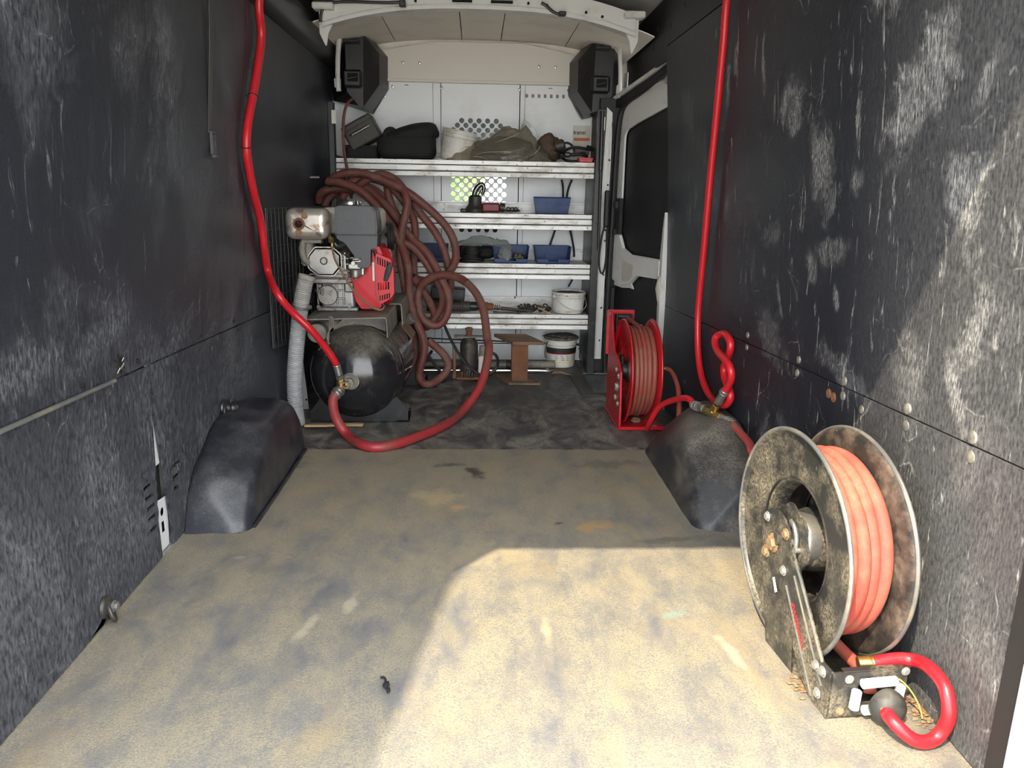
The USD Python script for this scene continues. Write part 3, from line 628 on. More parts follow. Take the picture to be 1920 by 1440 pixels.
obj('wire', cat_(tube([(-.75, 4.0, 1.84), (-.735, 4.0, 1.90), (-.69, 4.0, 1.925), (-.5, 4.0, 1.932), (-.36, 4.0, 1.94)], .007, 8), tube([(.30, 4.0, 1.95), (.33, 4.0, 1.935), (.36, 4.0, 1.912), (.40, 4.0, 1.905)], .007, 8), rbox(-.375, -.345, 3.985, 4.02, 1.915, 1.945, .004), rbox(.385, .42, 3.985, 4.02, 1.895, 1.915, .004)), 'black_plastic', bw, label='black wiring clipped along the bow')

# ---- bulkhead (the wall behind the shelves)
wb = thing('wall_back', None, None, kind='structure')
holes = []
rows = 25
for i in range(rows):
    z = 1.489 - i * (1.489 - .836) / (rows - 1)
    k = min(i, rows - 1 - i)
    n = (5, 6, 7, 8)[k] if k < 4 else (7 if k % 2 == 0 else 8)
    if 3 <= k and k % 2 == 1:
        n = 6 if k > 3 else 8
    n = {0: 5, 1: 6, 2: 7}.get(k, 6 if k % 2 else 7)
    pitch = .0527
    for j in range(n):
        holes.append(Point(.008 + (j - (n - 1) / 2) * pitch, z).buffer(.0155, quad_segs=4))
holes = unary_union(holes)
Y0 = 4.95
front = dict(o=(0, Y0, 0), u=(1, 0, 0), v=(0, 0, 1), w=(0, 1, 0))


def bh(name, poly, t=.003, y=0.0, mt='bulkhead', **k):
    return obj(name, extrude(poly, t, (0, Y0 + y, 0), (1, 0, 0), (0, 0, 1), (0, 1, 0)), mt, wb, **k)


bh('panel', sbox(-.222, .112, .253, 1.702).difference(holes), label='perforated centre panel', mt='bulkhead')
bh('panel', sbox(-.90, .112, -.272, 1.702))
bh('panel', sbox(.288, .112, .93, 1.702))
bh('kick_panel', sbox(-.90, 0, .93, .106))
bh('post', sbox(-.270, .112, -.226, 1.702), y=.006, t=.004)
bh('post', sbox(.259, .112, .286, 1.702), y=.006, t=.004)
obj('backing', cat_(rbox(-.29, -.205, Y0 + .012, Y0 + .03, .0, 1.72), rbox(.24, .30, Y0 + .012, Y0 + .03, .0, 1.72), rbox(-1, -.22, Y0 + .013, Y0 + .02, 0, 2.0), rbox(.25, 1.0, Y0 + .013, Y0 + .02, 0, 2.0), rbox(-.3, .3, Y0 + .013, Y0 + .02, 0, .80), rbox(-.3, .3, Y0 + .013, Y0 + .02, 1.53, 2.03)), 'void_dark', wb)
hd = Polygon([(-.562, 1.704), (-.560, 1.874), (-.249, 1.926), (.276, 1.928), (.575, 1.872), (.58, 1.706)])
obj('header_panel', cat_(extrude(hd, .004, (0, Y0 - .03, 0), (1, 0, 0), (0, 0, 1), (0, 1, 0)), rbox(-.562, .58, Y0 - .036, Y0, 1.700, 1.716, .002), rbox(-.56, .575, Y0 - .03, Y0, 1.716, 1.72)), 'bulkhead_up', wb, label='arched beige header panel')
obj('upper_skin', rbox(-.9, .95, Y0 + .004, Y0 + .012, 1.705, 2.03), 'liner', wb)
for x, z, y in ((-.446, 1.807, -.03), (-.348, 1.807, -.03), (.365, 1.803, -.03), (.464, 1.802, -.03), (-.512, 1.675, 0), (-.56, 1.62, 0), (.555, 1.665, 0), (.60, 1.605, 0), (-.22, 1.675, 0), (.252, 1.675, 0), (.252, 1.235, 0), (-.222, 1.235, 0), (.25, .885, 0), (-.222, .885, 0)):
    obj('screw', cat_(lathe([(0, 0), (.0085, 0), (.0085, .002), (.006, .006), (0, .0075)], (x, Y0 + y, z), (0, -1, 0), 14)), 'chrome', wb)
for k in range(7):
    x = .297 + k * .0373
    obj('sticker', cat_(extrude(sbox(x - .008, 1.630, x + .008, 1.650), .0006, (0, Y0 - .0006, 0), (1, 0, 0), (0, 0, 1), (0, 1, 0))), 'ink_grey', wb)
for x0 in (-.43, .44):
    obj('slot', rbox(x0 - .012, x0 + .012, Y0 - .0008, Y0, 1.683, 1.688, .0003), 'ink_grey', wb)
# maker's sticker beside the shelf: reads "trans..." (its end is hidden by the upright)
obj('sticker', extrude(sbox(.585, 1.30, .695, 1.475), .0008, (0, Y0 - .0008, 0), (1, 0, 0), (0, 0, 1), (0, 1, 0)), 'label_white', wb, label='pale printed sticker with an orange band')
tm = meshkit.text_mesh('transi', .021, .0006, bold=True)
tv = np.asarray(tm.vertices)
tm = trimesh.Trimesh(np.stack([.589 + tv[:, 0], Y0 - .001 - tv[:, 2], 1.423 + tv[:, 1]], 1), tm.faces[:, ::-1], process=False)
obj('lettering', tm, 'ink_black', wb, smooth=False)
obj('sticker_band', extrude(sbox(.593, 1.385, .69, 1.402), .0006, (0, Y0 - .0014, 0), (1, 0, 0), (0, 0, 1), (0, 1, 0)), 'ink_orange', wb)
obj('sticker_band', extrude(sbox(.593, 1.302, .69, 1.338), .0006, (0, Y0 - .0014, 0), (1, 0, 0), (0, 0, 1), (0, 1, 0)), 'ink_grey', wb)
for xx, zz in ((-.80, 1.46), (.708, 1.455)):
    obj('sticker', rbox(xx - .012, xx + .012, 4.546, 4.5475, zz - .036, zz + .036, .0004), 'label_white', wb, label='small white label on the shelf upright')

# ---- black corner covers beside the header
for s, pts in ((-1, [(-.738, 1.905), (-.618, 1.925), (-.531, 1.834), (-.535, 1.655), (-.63, 1.512), (-.66, 1.52), (-.734, 1.600)]), (1, [(.769, 1.890), (.646, 1.938), (.546, 1.827), (.548, 1.645), (.634, 1.509), (.68, 1.52), (.765, 1.61)])):
    t = thing('corner_cover', ('moulded black plastic corner cover beside the header panel at the rail end', '', 'moulded black plastic corner cover beside the header panel above the sliding door')[s + 1], 'cover', (s * .65, 4.75, 1.72))
    cx, cz_ = np.mean(pts, 0)
    fr = [((x - cx) * .86 + cx + s * .02, 4.66 + .10 * (abs(x) < .6), (z - cz_) * .93 + cz_) for x, z in pts]
    bk = [(x, 4.935, z) for x, z in pts]
    obj('shell', trimesh.convex.convex_hull(np.array(fr + bk + [(s * .86, 4.9, 1.90), (s * .86, 4.9, 1.58)])), 'black_plastic', t, smooth=20)
    X = s * .70
    obj('ledge', cat_(rbox(X - .045, X + .045, 4.60, 4.70, 1.855, 1.872, .004), rbox(X - .05, X + .03, 4.62, 4.70, 1.905, 1.915, .003)), 'black_plastic', t)
    obj('pocket', cat_(rbox(X - .055, X + .05, 4.615, 4.70, 1.625, 1.72, .012)), 'black_plastic', t)
    obj('pocket_recess', cat_(rbox(X - .028, X + .03, 4.612, 4.62, 1.655, 1.70, .003)), 'void_dark', t)
    obj('pin', cat_(cyl((X - .03, 4.60, 1.668), (X + .03, 4.60, 1.680), .006)), 'black_plastic', t)
    obj('edge_strip', tube([(s * .545, 4.93, 1.68), (s * .58, 4.92, 1.60), (s * .63, 4.91, 1.515)], .006, 8), 'rim_worn' if s > 0 else 'black_plastic', t)
obj('body_strip', cat_(tube([(-.775, 4.60, 1.60), (-.778, 4.60, 1.70), (-.765, 4.60, 1.86), (-.75, 4.60, 1.93)], .014, 8), rbox(-.80, -.765, 4.60, 4.63, 1.62, 1.67, .004)), 'white_metal', wl)
obj('body_strip', cat_(tube([(.80, 4.60, 1.60), (.803, 4.60, 1.70), (.79, 4.60, 1.86), (.77, 4.60, 1.95)], .012, 8), rbox(.785, .815, 4.60, 4.63, 1.62, 1.67, .004)), 'white_metal', wr)

# ---- sliding-door pillar, seal and door
pl = thing('trim_2', None, None, kind='structure')
pp = Polygon([(.693, .085), (.765, .085), (.768, .8), (.772, 1.3), (.768, 1.52), (.735, 1.55), (.728, 1.2), (.715, .6)])
ph = [(.752, .20), (.754, .40), (.757, .60), (.758, .80), (.761, 1.0), (.761, 1.12), (.762, 1.26)]
obj('pillar', extrude(pp.difference(unary_union([Point(*q).buffer(.006) for q in ph])), .02, (0, 4.60, 0), (1, 0, 0), (0, 0, 1), (0, 1, 0)), 'white_metal', pl, label='white door pillar with a row of bolt holes')
obj('pillar_core', rbox(.70, .835, 4.622, 4.94, .0, 1.6), 'black_matte', pl)
obj('door_seal', tube([(.795, 4.60, -.0), (.790, 4.60, .3), (.795, 4.60, .8), (.800, 4.60, 1.2), (.808, 4.60, 1.45), (.825, 4.57, 1.55), (.87, 4.40, 1.60), (.92, 4.16, 1.65), (.955, 3.97, 1.69)], .016, 10), 'black_matte', pl, label='black rubber door seal')
P1, P2 = np.array([.82, 4.62, 0]), np.array([1.0, 4.0, 0])
dd = (P2 - P1) / np.linalg.norm(P2 - P1)
dn = np.array([-dd[1], dd[0], 0]); dn = dn * (1 if dn[0] > 0 else -1)      # points outwards
do = thing('door_1', None, None, kind='structure')
dp = lambda name, poly, depth, t, mt, **k: obj(name, extrude(poly, t, P1 + dn * depth, dd, (0, 0, 1), dn), mt, do, **k)
door_hole = rpoly([(.060, .735), (.060, 1.418), (.20, 1.450), (.53, 1.510), (.60, 1.50), (.60, .735)], .055)
dp('frame', Polygon([(-.05, .545), (-.05, 1.55), (.02, 1.56), (.62, 1.665), (.62, .52), (.22, .545), (.12, .535)]).difference(door_hole).difference(Polygon([(.30, .50), (.62, .50), (.62, .635), (.32, .628), (.23, .57)])), 0.0, .012, 'white_metal', label='white inner frame of the sliding door')
dp('panel', sbox(-.10, .60, .66, 1.55), .02, .006, 'wall_up', label='black panel over the door window')
dp('panel', Polygon([(-.10, -.02), (.68, -.02), (.68, .68), (-.10, .68)]), .018, .006, 'wall_up', label='black lower door panel')
dp('track', Polygon([(-.08, 1.575), (.62, 1.715), (.62, 1.678), (-.08, 1.535)]), -.03, .03, 'black_matte', label='black top track')
dp('track_lip', Polygon([(-.08, 1.602), (.62, 1.742), (.62, 1.722), (-.08, 1.582)]), -.035, .03, 'white_metal')
dp('latch', sbox(-.03, .842, .085, 1.046), -.02, .02, 'black_plastic', label='black latch cover')
obj('latch_bar', cat_(extrude(sbox(-.06, .99, .06, 1.03), .02, P1 - dn * .035, dd, (0, 0, 1), dn), extrude(sbox(-.06, .84, .05, .87), .02, P1 - dn * .035, dd, (0, 0, 1), dn)), 'black_plastic', do)
dp('grab_bracket', rpoly([(.0, .835), (.075, .838), (.125, .765), (.22, .735), (.56, .728), (.56, .632), (.315, .625), (.225, .572), (.12, .548), (.01, .575)], .01), -.012, .02, 'white_metal', label='white pressed bracket below the door panel')
dp('bracket_recess', rpoly([(.14, .70), (.28, .68), (.27, .62), (.20, .58), (.14, .575)], .01), -.0135, .002, 'cream')
dp('lock', rpoly([(-.055, .515), (.02, .52), (.02, .575), (-.055, .57)], .006), -.05, .06, 'black_plastic', label='black lock block')
dp('outer_skin', sbox(-.10, .75, -.06, 1.75), .06, .006, 'white_metal')
jm = thing('trim_3', None, None, kind='structure')
obj('jamb', cat_(extrude(rpoly([(3.905, .30), (3.93, .30), (3.955, .50), (3.95, .62), (3.96, .76), (3.93, .94), (3.905, 1.0)], .004), .03, (.94, 0, 0), (0, 1, 0), (0, 0, 1), (1, 0, 0)), rbox(.945, .975, 3.905, 3.925, 1.38, 1.72, .004), rbox(.945, .975, 3.905, 3.93, 0, .32, .004)), 'white_metal', jm, label='white metal jamb behind the black panel edge')
obj('grip', sphull([(.948, 3.93, .655, .018), (.944, 3.93, .60, .024), (.948, 3.93, .54, .016), (.955, 3.92, .50, .010)]), 'cream', jm, label='white plastic grip on the jamb')

# ---- cab ahead of the bulkhead, seen only through its holes
cb = thing('cab', None, None, kind='structure')
obj('dashboard', sphull([(x, y, z, .08) for x in (-.85, .85) for y, z in ((6.05, .84), (6.6, .86), (6.05, .3), (6.6, .3))]), 'cab_grey', cb)
obj('headliner', cat_(rbox(-.95, .95, 4.99, 5.9, 1.70, 1.73), extrude(Polygon([(5.88, 1.70), (6.35, 1.40), (6.38, 1.44), (5.9, 1.74)]), 1.9, (-.95, 0, 0), (0, 1, 0), (0, 0, 1), (1, 0, 0))), 'headliner', cb)
obj('mirror', cat_(rbox_s(-.06, .12, 6.15, 6.2, 1.235, 1.31, .02), cyl((.03, 6.2, 1.3), (.03, 6.33, 1.42), .008)), 'cab_grey', cb)
for x in (-.52, .50):
    obj('seat', cat_(rbox_s(x - .26, x + .26, 5.15, 5.32, .1, .72, .05), rbox_s(x - .26, x + .26, 5.3, 5.85, .1, .25, .05)), 'seat_fabric', cb)
obj('windscreen', extrude(Polygon([(6.37, 1.43), (6.75, .80), (6.753, .803), (6.374, 1.434)]), 1.8, (-.9, 0, 0), (0, 1, 0), (0, 0, 1), (1, 0, 0)), 'glass', cb)
obj('floor_pan', rbox(-.98, .98, 4.97, 6.9, -.06, -.02), 'cab_grey', cb)
obj('nose', rbox(-.95, .95, 6.72, 6.8, -.5, .85), 'white_metal', cb)

# ---- outside
obj('ground', rbox(-40, 40, -40, 60, -.82, -.72, .01), 'concrete', kind='structure')
for k, (x, y, h, w, lab) in enumerate(((-1.0, 17.0, 3.4, 1.9, 'leafy green tree seen through the perforated panel'), (1.9, 14.5, 3.6, 1.8, 'taller leafy green tree seen through the panel holes by the hook'), (-4.8, 21.0, 5.2, 2.6, 'leafy tree beyond the cab, apart from the others'))):
    t = thing('tree', lab, 'tree', (x, y, -.72))
    obj('trunk', tube([(x, y, -.72), (x + .05, y, .1), (x, y + .05, .9)], [.14, .10, .07], 10), 'trunk', t)
    g = np.random.default_rng(30 + k)
    n = 2600
    c = g.normal(size=(n, 3)); c /= np.linalg.norm(c, axis=1, keepdims=True)
    c = c * (g.random(n)[:, None] ** .4) * (w * .62, w * .62, h * .36) + (x, y, -.72 + h * .56)
    a = g.normal(size=(n, 3)); a /= np.linalg.norm(a, axis=1, keepdims=True)
    b = np.cross(a, g.normal(size=(n, 3))); b /= np.linalg.norm(b, axis=1, keepdims=True)
    V = np.stack([c - a * .10, c + b * .045, c + a * .10, c - b * .045], 1).reshape(-1, 3)
    i = np.arange(n)[:, None] * 4
    obj('foliage', trimesh.Trimesh(V, np.vstack([i + (0, 1, 2), i + (0, 2, 3)]), process=False), 'leaf', t, smooth=False, kind='stuff')
# unseen canvas added above and behind the van, cut to shade half the floor
aw = thing('added_awning', 'added beige canvas on white poles, cut to shade the floor, outside the open rear end', 'added_awning', (-1.9, -.3, -.72))
edge = np.array([(-.33, .55), (-.30, .72), (-.163, 1.427), (-.09, 1.83), (-.055, 2.02), (-.028, 2.10), (.01, 2.165), (.06, 2.20), (.14, 2.222)]) - (2.9 / 1.535 * math.tan(SUN_AZ), 2.9 / 1.535)
pol = Polygon(list(map(tuple, edge)) + [(edge[-1][0], .80), (-2.15, .80), (-2.15, edge[0][1])])
obj('sheet', extrude(pol, .01, (0, 0, 2.9), (1, 0, 0), (0, 1, 0), (0, 0, 1)), 'canvas', aw)
obj('pole', cat_(cyl((-2.1, -.9, -.72), (-2.1, -.9, 2.9), .025), cyl((-2.1, .6, -.72), (-2.1, .6, 2.9), .025)), 'white_metal', aw)

# ================================================================ wheel arches
def smooth_hull(mesh, n=2, lam=0.5):
    q = refine(mesh, .03)
    trimesh.smoothing.filter_laplacian(q, lamb=lam, iterations=n)
    return q


def arch(s):
    X = XL if s < 0 else XR
    x_in, r = .715, .050
    pts = []
    for x, y, z, rr in ((x_in + r, 2.28 + r, -.03, r), (x_in + r, 3.16 - r, -.03, r), (X, 2.28 + r, -.03, r), (X, 3.16 - r, -.03, r),
                        (x_in + .004 + r, 2.40 + r, .12, r), (x_in + .015 + r, 2.57 + r, .205, r), (x_in + .015 + r, 3.06 - r, .195, r), (x_in + r + .006, 3.13 - r, .10, r),
                        (X - .04, 2.66, .215, .065), (X - .04, 2.95, .205, .065), (X - .05, 2.42, .10, .08), (X - .03, 3.08, .09, .06)):
        if s > 0 and x < .8 and z > .05:       # this cover is rounder and falls away more towards its far end
            k = min(1.0, max(0.0, (y - 2.55) / .45))
            x, z = x + .012 + .045 * k, z - .012 - .062 * k
        pts.append((s * x, y, z, rr))
    q = smooth_hull(sphull(pts), 4)
    v = np.array(q.vertices)
    v[:, 2] = np.maximum(v[:, 2], -.006)
    n = meshkit.fbm(v * 9, 3, 3)
    v[:, 0] += -s * .006 * (n - .5)
    v[:, 0] = np.clip(v[:, 0], -XL + .006, XR - .004)
    v[:, 2] += .004 * (n - .5)
    return trimesh.Trimesh(v, q.faces, process=False)


for s, lab in ((-1, 'smooth dark moulded wheel arch cover with a tie-down ring behind it'), (1, 'dusty scuffed wheel arch cover under the brass hose tee')):
    t = thing('wheel_arch', lab, 'wheel arch', (s * .85, 2.7, 0))
    obj('cover', arch(s), 'arch_l' if s < 0 else 'arch_r', t, smooth=60)
    if s < 0:
        obj('lip', tube([(-.715, 2.34, .006), (-.712, 2.7, .006), (-.715, 3.11, .006)], .006, 8), 'arch_l', t)

# tie-down fittings on the left side
t = thing('tie_down_ring', 'black tie-down ring fitting on the wall above the wheel arch', 'tie-down', on_wall(2.76, .285, -1))
p = on_wall(2.76, .285, -1, 0)
obj('cup', lathe([(0, 0), (.030, 0), (.033, .006), (.030, .014), (.020, .018), (.018, .034), (.022, .040), (.020, .050), (0, .052)], p, (1, 0, 0), 24), 'black_plastic', t)
obj('ring', ring(p + (.012, 0, -.012), (1, .2, 0), .034, .006), 'black_plastic', t)
obj('bolt', hexbolt(p + (.05, 0, 0), (1, 0, 0), .012, .01), 'dark_steel', t)
p = on_wall(1.775, .045, -1, 0)
t = thing('tie_down_ring', 'corroded tie-down ring fitting low on the wall at the mat edge', 'tie-down', p)
obj('cup', lathe([(0, 0), (.026, 0), (.029, .006), (.027, .013), (.018, .017), (.016, .026), (0, .028)], p, (1, 0, 0), 24), 'dark_steel', t)
obj('ring', ring(p + (.02, 0, -.012), (1, .5, .3), .024, .0055), 'dark_steel', t)
obj('bolt', hexbolt(p + (.026, 0, .003), (1, 0, 0), .011, .012), 'steel_dusty', t)
obj('rust_stain_plate', extrude(Polygon([(1.70, .006), (1.73, .012), (1.78, .028), (1.80, .02), (1.76, .004)]), .003, p * (1, 0, 0) + (.001, 0, 0), (0, 1, 0), (0, 0, 1), (1, 0, 0)), 'rust', t)
# hanging strap with its buckle
t = thing('ratchet_strap', 'dark webbing strap with a buckle hanging flat against the wall', 'strap', on_wall(2.72, 1.3, -1))
zz = np.linspace(1.735, 1.245, 14)
for nm, m_ in (('webbing', 'strap_grey'),):
    V = []
    for z in zz:
        yy = 2.716 + .028 * (1.735 - z) / .5
        a = on_wall(yy - .014, z, -1, .004 + .004 * math.sin(z * 9)); b = on_wall(yy + .014, z, -1, .004 + .004 * math.sin(z * 9 + .5))
        V += [a, b, a + (.002, 0, 0), b + (.002, 0, 0)]
    F = []
    for i in range(len(zz) - 1):
        a = 4 * i
        F += [(a, a + 4, a + 5), (a, a + 5, a + 1), (a + 2, a + 3, a + 7), (a + 2, a + 7, a + 6), (a, a + 2, a + 6), (a, a + 6, a + 4), (a + 1, a + 5, a + 7), (a + 1, a + 7, a + 3)]
    obj(nm, trimesh.Trimesh(np.array(V), np.array(F), process=False), m_, t, smooth=False)
p = on_wall(2.745, 1.215, -1, .006)
fr = Polygon([(-.02, -.038), (.02, -.038), (.017, .036), (-.017, .036)]).difference(unary_union([sbox(-.009, -.012, .009, .012), sbox(-.013, .020, .013, .028)]))
obj('buckle', extrude(fr, .009, p, (0, 1, 0), (0, 0, 1), (1, 0, 0)), 'grey_plastic', t)
obj('hook', cat_(rbox(p[0], p[0] + .014, p[1] - .016, p[1] + .02, p[2] - .052, p[2] - .036, .003)), 'grey_plastic', t)

# ================================================================ shelving unit
sh = thing('shelving_unit', 'white four-tier aluminium shelving unit on black uprights before the bulkhead', 'shelves', (-.06, 4.75, 0))
SX0, SX1, SF, SB = -.80, .672, 4.58, 4.93
tops = (1.242, .948, .660, .358)
for zt in tops:
    H = .088
    prof = [(SF, zt), (SF, zt - .022), (SF + .009, zt - .0225), (SF + .009, zt - .029), (SF, zt - .0295), (SF, zt - .056), (SF + .010, zt - .0565), (SF + .010, zt - .0645), (SF, zt - .065), (SF - .002, zt - H), (SF + .012, zt - H - .002), (SF + .013, zt - .012), (SB - .004, zt - .012), (SB - .004, zt - .05), (SB, zt - .05), (SB, zt + .062), (SB - .012, zt + .062), (SB - .012, zt + .052), (SB - .005, zt + .050), (SB - .005, zt - .004), (SF + .014, zt - .004)]
    obj('shelf', extrude(Polygon(prof), SX1 - SX0, (SX0, 0, 0), (0, 1, 0), (0, 0, 1), (1, 0, 0)), 'shelf', sh, smooth=False)
for k, zt in enumerate(tops):
    par = '/World/shelving_unit/shelf' + (f'_{k:03d}' if k else '')
    for dz0, dz1 in ((.0230, .0285), (.0570, .0640)):
        obj('groove', rbox(SX0, SX1, SF + .0035, SF + .010, zt - dz1, zt - dz0, .0004), 'groove_dark', par, smooth=False)  # dark strip set into each groove of the shelf lip
obj('upright', rbox(-.835, -.80, 4.55, 4.60, 0, 1.54, .004), 'black_plastic', sh)
obj('upright', extrude(Polygon([(.675, 0), (.715, 0), (.716, .7), (.722, 1.53), (.680, 1.53), (.675, .7)]), .05, (0, 4.55, 0), (1, 0, 0), (0, 0, 1), (0, 1, 0)), 'black_plastic', sh)
obj('end_panel', rbox(.674, .680, 4.60, 4.935, .02, 1.26, .001), 'black_plastic', sh)
obj('end_panel', rbox(-.812, -.806, 4.60, 4.935, .02, 1.26, .001), 'black_plastic', sh)
for zt in tops:
    obj('bolt', hexbolt((.696, 4.55, zt - .045), (0, -1, 0), .007, .005), 'dark_steel', sh)
obj('screw', lathe([(0, 0), (.006, 0), (.004, .004), (0, .0045)], (.245, SB - .012, .358 + .057), (0, -1, 0), 12), 'black_plastic', sh)

# ---- blue bins
def blue_bin(p, label, w=.215, d=.17, h=.095):
    x, y, z = p
    t = thing('storage_bin', label, 'bin', p, 'blue open-fronted storage bins')
    th = .004
    base = rbox(x - w / 2 + .008, x + w / 2 - .008, y, y + d, z, z + th, .001)
    sides = []
    for s in (-1, 1):
        pol = Polygon([(y, z), (y + d, z), (y + d, z + h), (y + .045, z + h), (y + .012, z + .035), (y, z + .03)])
        e = extrude(pol, th, (0, 0, 0), (0, 1, 0), (0, 0, 1), (1, 0, 0))
        V = np.array(e.vertices)
        V[:, 0] = x + s * (w / 2 - .014 + .014 * (V[:, 2] - z) / h + V[:, 0])
        sides.append(trimesh.Trimesh(V, e.faces if s > 0 else np.asarray(e.faces)[:, ::-1], process=False))
    back = extrude(Polygon([(x - w / 2 + .012, z), (x + w / 2 - .012, z), (x + w / 2, z + h), (x - w / 2, z + h)]), th, (0, y + d - th, 0), (1, 0, 0), (0, 0, 1), (0, 1, 0))
    obj('tray', cat_(base, sides, back), 'blue_bin', t, smooth=False)
    obj('front_lip', extrude(Polygon([(x - w / 2 + .012, z), (x + w / 2 - .012, z), (x + w / 2 - .008, z + .024), (x - w / 2 + .008, z + .024)]).difference(sbox(x - .03, z + .012, x + .03, z + .03)), th, (0, y, 0), (1, 0, 0), (0, 0, 1), (0, 1, 0)), 'blue_bin', t, smooth=False)
    obj('rim', cat_(tube([(x - w / 2 - .002, y + .045, z + h), (x - w / 2 - .002, y + d, z + h), (x + w / 2 + .002, y + d, z + h), (x + w / 2 + .002, y + .045, z + h)], .0035, 8, smooth=False)), 'blue_bin', t)
    obj('grip_step', cat_(extrude(rpoly([(x - .042, z + .004), (x + .042, z + .004), (x + .036, z + .042), (x - .036, z + .042)], .004), .010, (0, y + d - .016, 0), (1, 0, 0), (0, 0, 1), (0, 1, 0))), 'blue_bin', t)
    return t


B1 = blue_bin((.456, 4.625, .660), 'blue storage bin on the third shelf down, between the plastic-stuffed bin and the upright')
dup(B1, (.203, 4.625, .660), 'blue storage bin with crumpled clear plastic hanging into it', 'blue open-fronted storage bins')
dup(B1, (-.285, 4.66, .660), 'blue storage bin half hidden behind the brown hose loops', 'blue open-fronted storage bins')
dup(B1, (.458, 4.87, .948), 'blue storage bin turned back to front, alone on the second shelf', 'blue open-fronted storage bins', rotz=176)


# ---- pails
def pail(p, R, r, h, label, tilt=0.0, tdir=0.0, handle=None, content=None, mt='pail', lid=False):
    x, y, z = p
    t = thing('pail', label, 'bucket', p)
    prof = [(0, .002), (r - .004, 0), (r, .004), (r + (R - r) * .72, h * .72), (R * .985, h * .74), (R * 1.035, h * .76), (R * 1.035, h * .78), (R * .99, h * .80), (R * .99, h * .86), (R * 1.03, h * .875), (R * 1.03, h * .895), (R, h * .91), (R, h * .955), (R * 1.045, h * .965), (R * 1.045, h), (R * .965, h), (R * .955, h * .95), (r * .95, h * .08), (0, h * .06)]
    T = trimesh.transformations.rotation_matrix(tilt, [math.cos(tdir), math.sin(tdir), 0], p)
    def put(ms): q = cat_(ms); q.apply_transform(T); return q
    obj('body', put([lathe(prof, p, (0, 0, 1), 44)]), mt, t, smooth=40)
    if content is not None:
        obj('contents', put([lump((x, y, z + h * content), (R * .93, R * .93, .018), .3, 4, 3)]), 'pail_grime', t)
    if lid:
        obj('crust', put([lump((x, y, z + h * .985), (R * 1.05, R * 1.05, .016), .35, 5, 9), ring((x, y, z + h * .97), (0, 0, 1), R * 1.04, .009)]), 'pail_grime', t, label='dried grime caked on the rim')
    if handle is not None:
        pts = []
        for k in np.linspace(0, PI, 15):
            u = math.cos(k) * R * 1.05; v = -math.sin(k) * R * 1.08; w_ = -math.sin(k) * h * .62
            pts.append((x + u * math.cos(handle) - v * math.sin(handle), y + u * math.sin(handle) + v * math.cos(handle), z + h * .80 + w_))
        obj('handle', put([tube(pts, .0028, 8)]), 'cream', t, label='wire bail handle')
        for k in (0, -1):
            obj('ear', put([lathe([(0, 0), (.012, 0), (.010, .008), (0, .009)], (pts[k][0], pts[k][1], pts[k][2]), (pts[k][0] - x, pts[k][1] - y, 0), 12)]), mt, t)
    return t, put


pail((-.135, 4.72, 1.242), .100, .088, .175, 'tilted grimy white pail between the black bag and the plastic sheeting', tilt=.20, tdir=PI / 2 - .3)
t, put = pail((.566, 4.70, .358), .103, .090, .128, 'white pail with a wire handle standing on the lowest shelf', handle=.5, content=.86)
obj('label_sheet', put([lathe([(.0985, .02), (.1025, .085)], (.566, 4.70, .358), (0, 0, 1), 60)]).slice_plane((.56, 4.70, 0), (-.55, -.8, 0)), 'paper', t, smooth=50, label='faded paper label')
t, put = pail((.537, 4.79, .0), .098, .088, .190, 'white pail with a red and yellow printed label standing on the floor', content=None, lid=True)
for a, b, mm, nm in ((.092, .128, 'ink_black', 'label_band'), (.088, .094, 'ink_red', 'label_band'), (.035, .039, 'ink_yellow', 'label_line'), (.028, .0305, 'ink_yellow', 'label_line')):
    rr = lambda q: .088 + .010 * q / .137 / .72 * .72 + .0012
    obj(nm, put([lathe([(rr(a), a), (rr(b), b)], (.537, 4.79, 0), (0, 0, 1), 60)]).slice_plane((.537, 4.79, 0), (.25, -.97, 0)), mm, t, smooth=50)
marks = []
g = np.random.default_rng(8)
for k in range(9):
    a = -PI / 2 + (k % 3 - 1) * .42 + g.uniform(-.08, .08); zz_ = .052 + .012 * (k // 3)
    R_ = .0935
    c = np.array([.537 + R_ * math.cos(a), 4.79 + R_ * math.sin(a), zz_])
    tg = np.array([-math.sin(a), math.cos(a), 0])
    marks.append(rbox(-.010, .010, -.0006, .0006, -.002, .002, .0002).apply_transform(np.vstack([np.c_[np.stack([tg, [math.cos(a), math.sin(a), 0], [0, 0, 1]], 1), c], [0, 0, 0, 1]])))
obj('print', cat_(marks), 'ink_grey', t)
obj('bail_cord', tube([(.445, 4.72, .165), (.430, 4.69, .13), (.428, 4.69, .09), (.435, 4.69, .07)], .003, 8), 'dark_steel', t)

# ---- top shelf
Z1 = 1.242
t = thing('tool_case', 'tipped olive-black case with a metal handle leaning at the end of the top shelf', 'case', (-.68, 4.75, Z1))
c0 = np.array([-.672, 4.75, 1.392])
R27 = lambda q: rot(q, -.50, [0, 1, 0], c0)
obj('body', R27(rbox_s(-.672 - .095, -.672 + .095, 4.67, 4.83, 1.392 - .072, 1.392 + .072, .014)), 'case_olive', t, smooth=40)
obj('handle', R27(cat_(tube([(-.73, 4.672, 1.397), (-.73, 4.65, 1.397), (-.722, 4.645, 1.397), (-.622, 4.645, 1.397), (-.614, 4.65, 1.397), (-.614, 4.672, 1.397)], .0065, 10, smooth=False))), 'chrome', t, label='worn bright handle bar')
obj('lid_seam', R27(rbox(-.768, -.576, 4.667, 4.833, 1.428, 1.431, .0005)), 'black_matte', t)
obj('clip', R27(rbox(-.69, -.67, 4.664, 4.672, 1.333, 1.352, .002)), 'dark_steel', t)
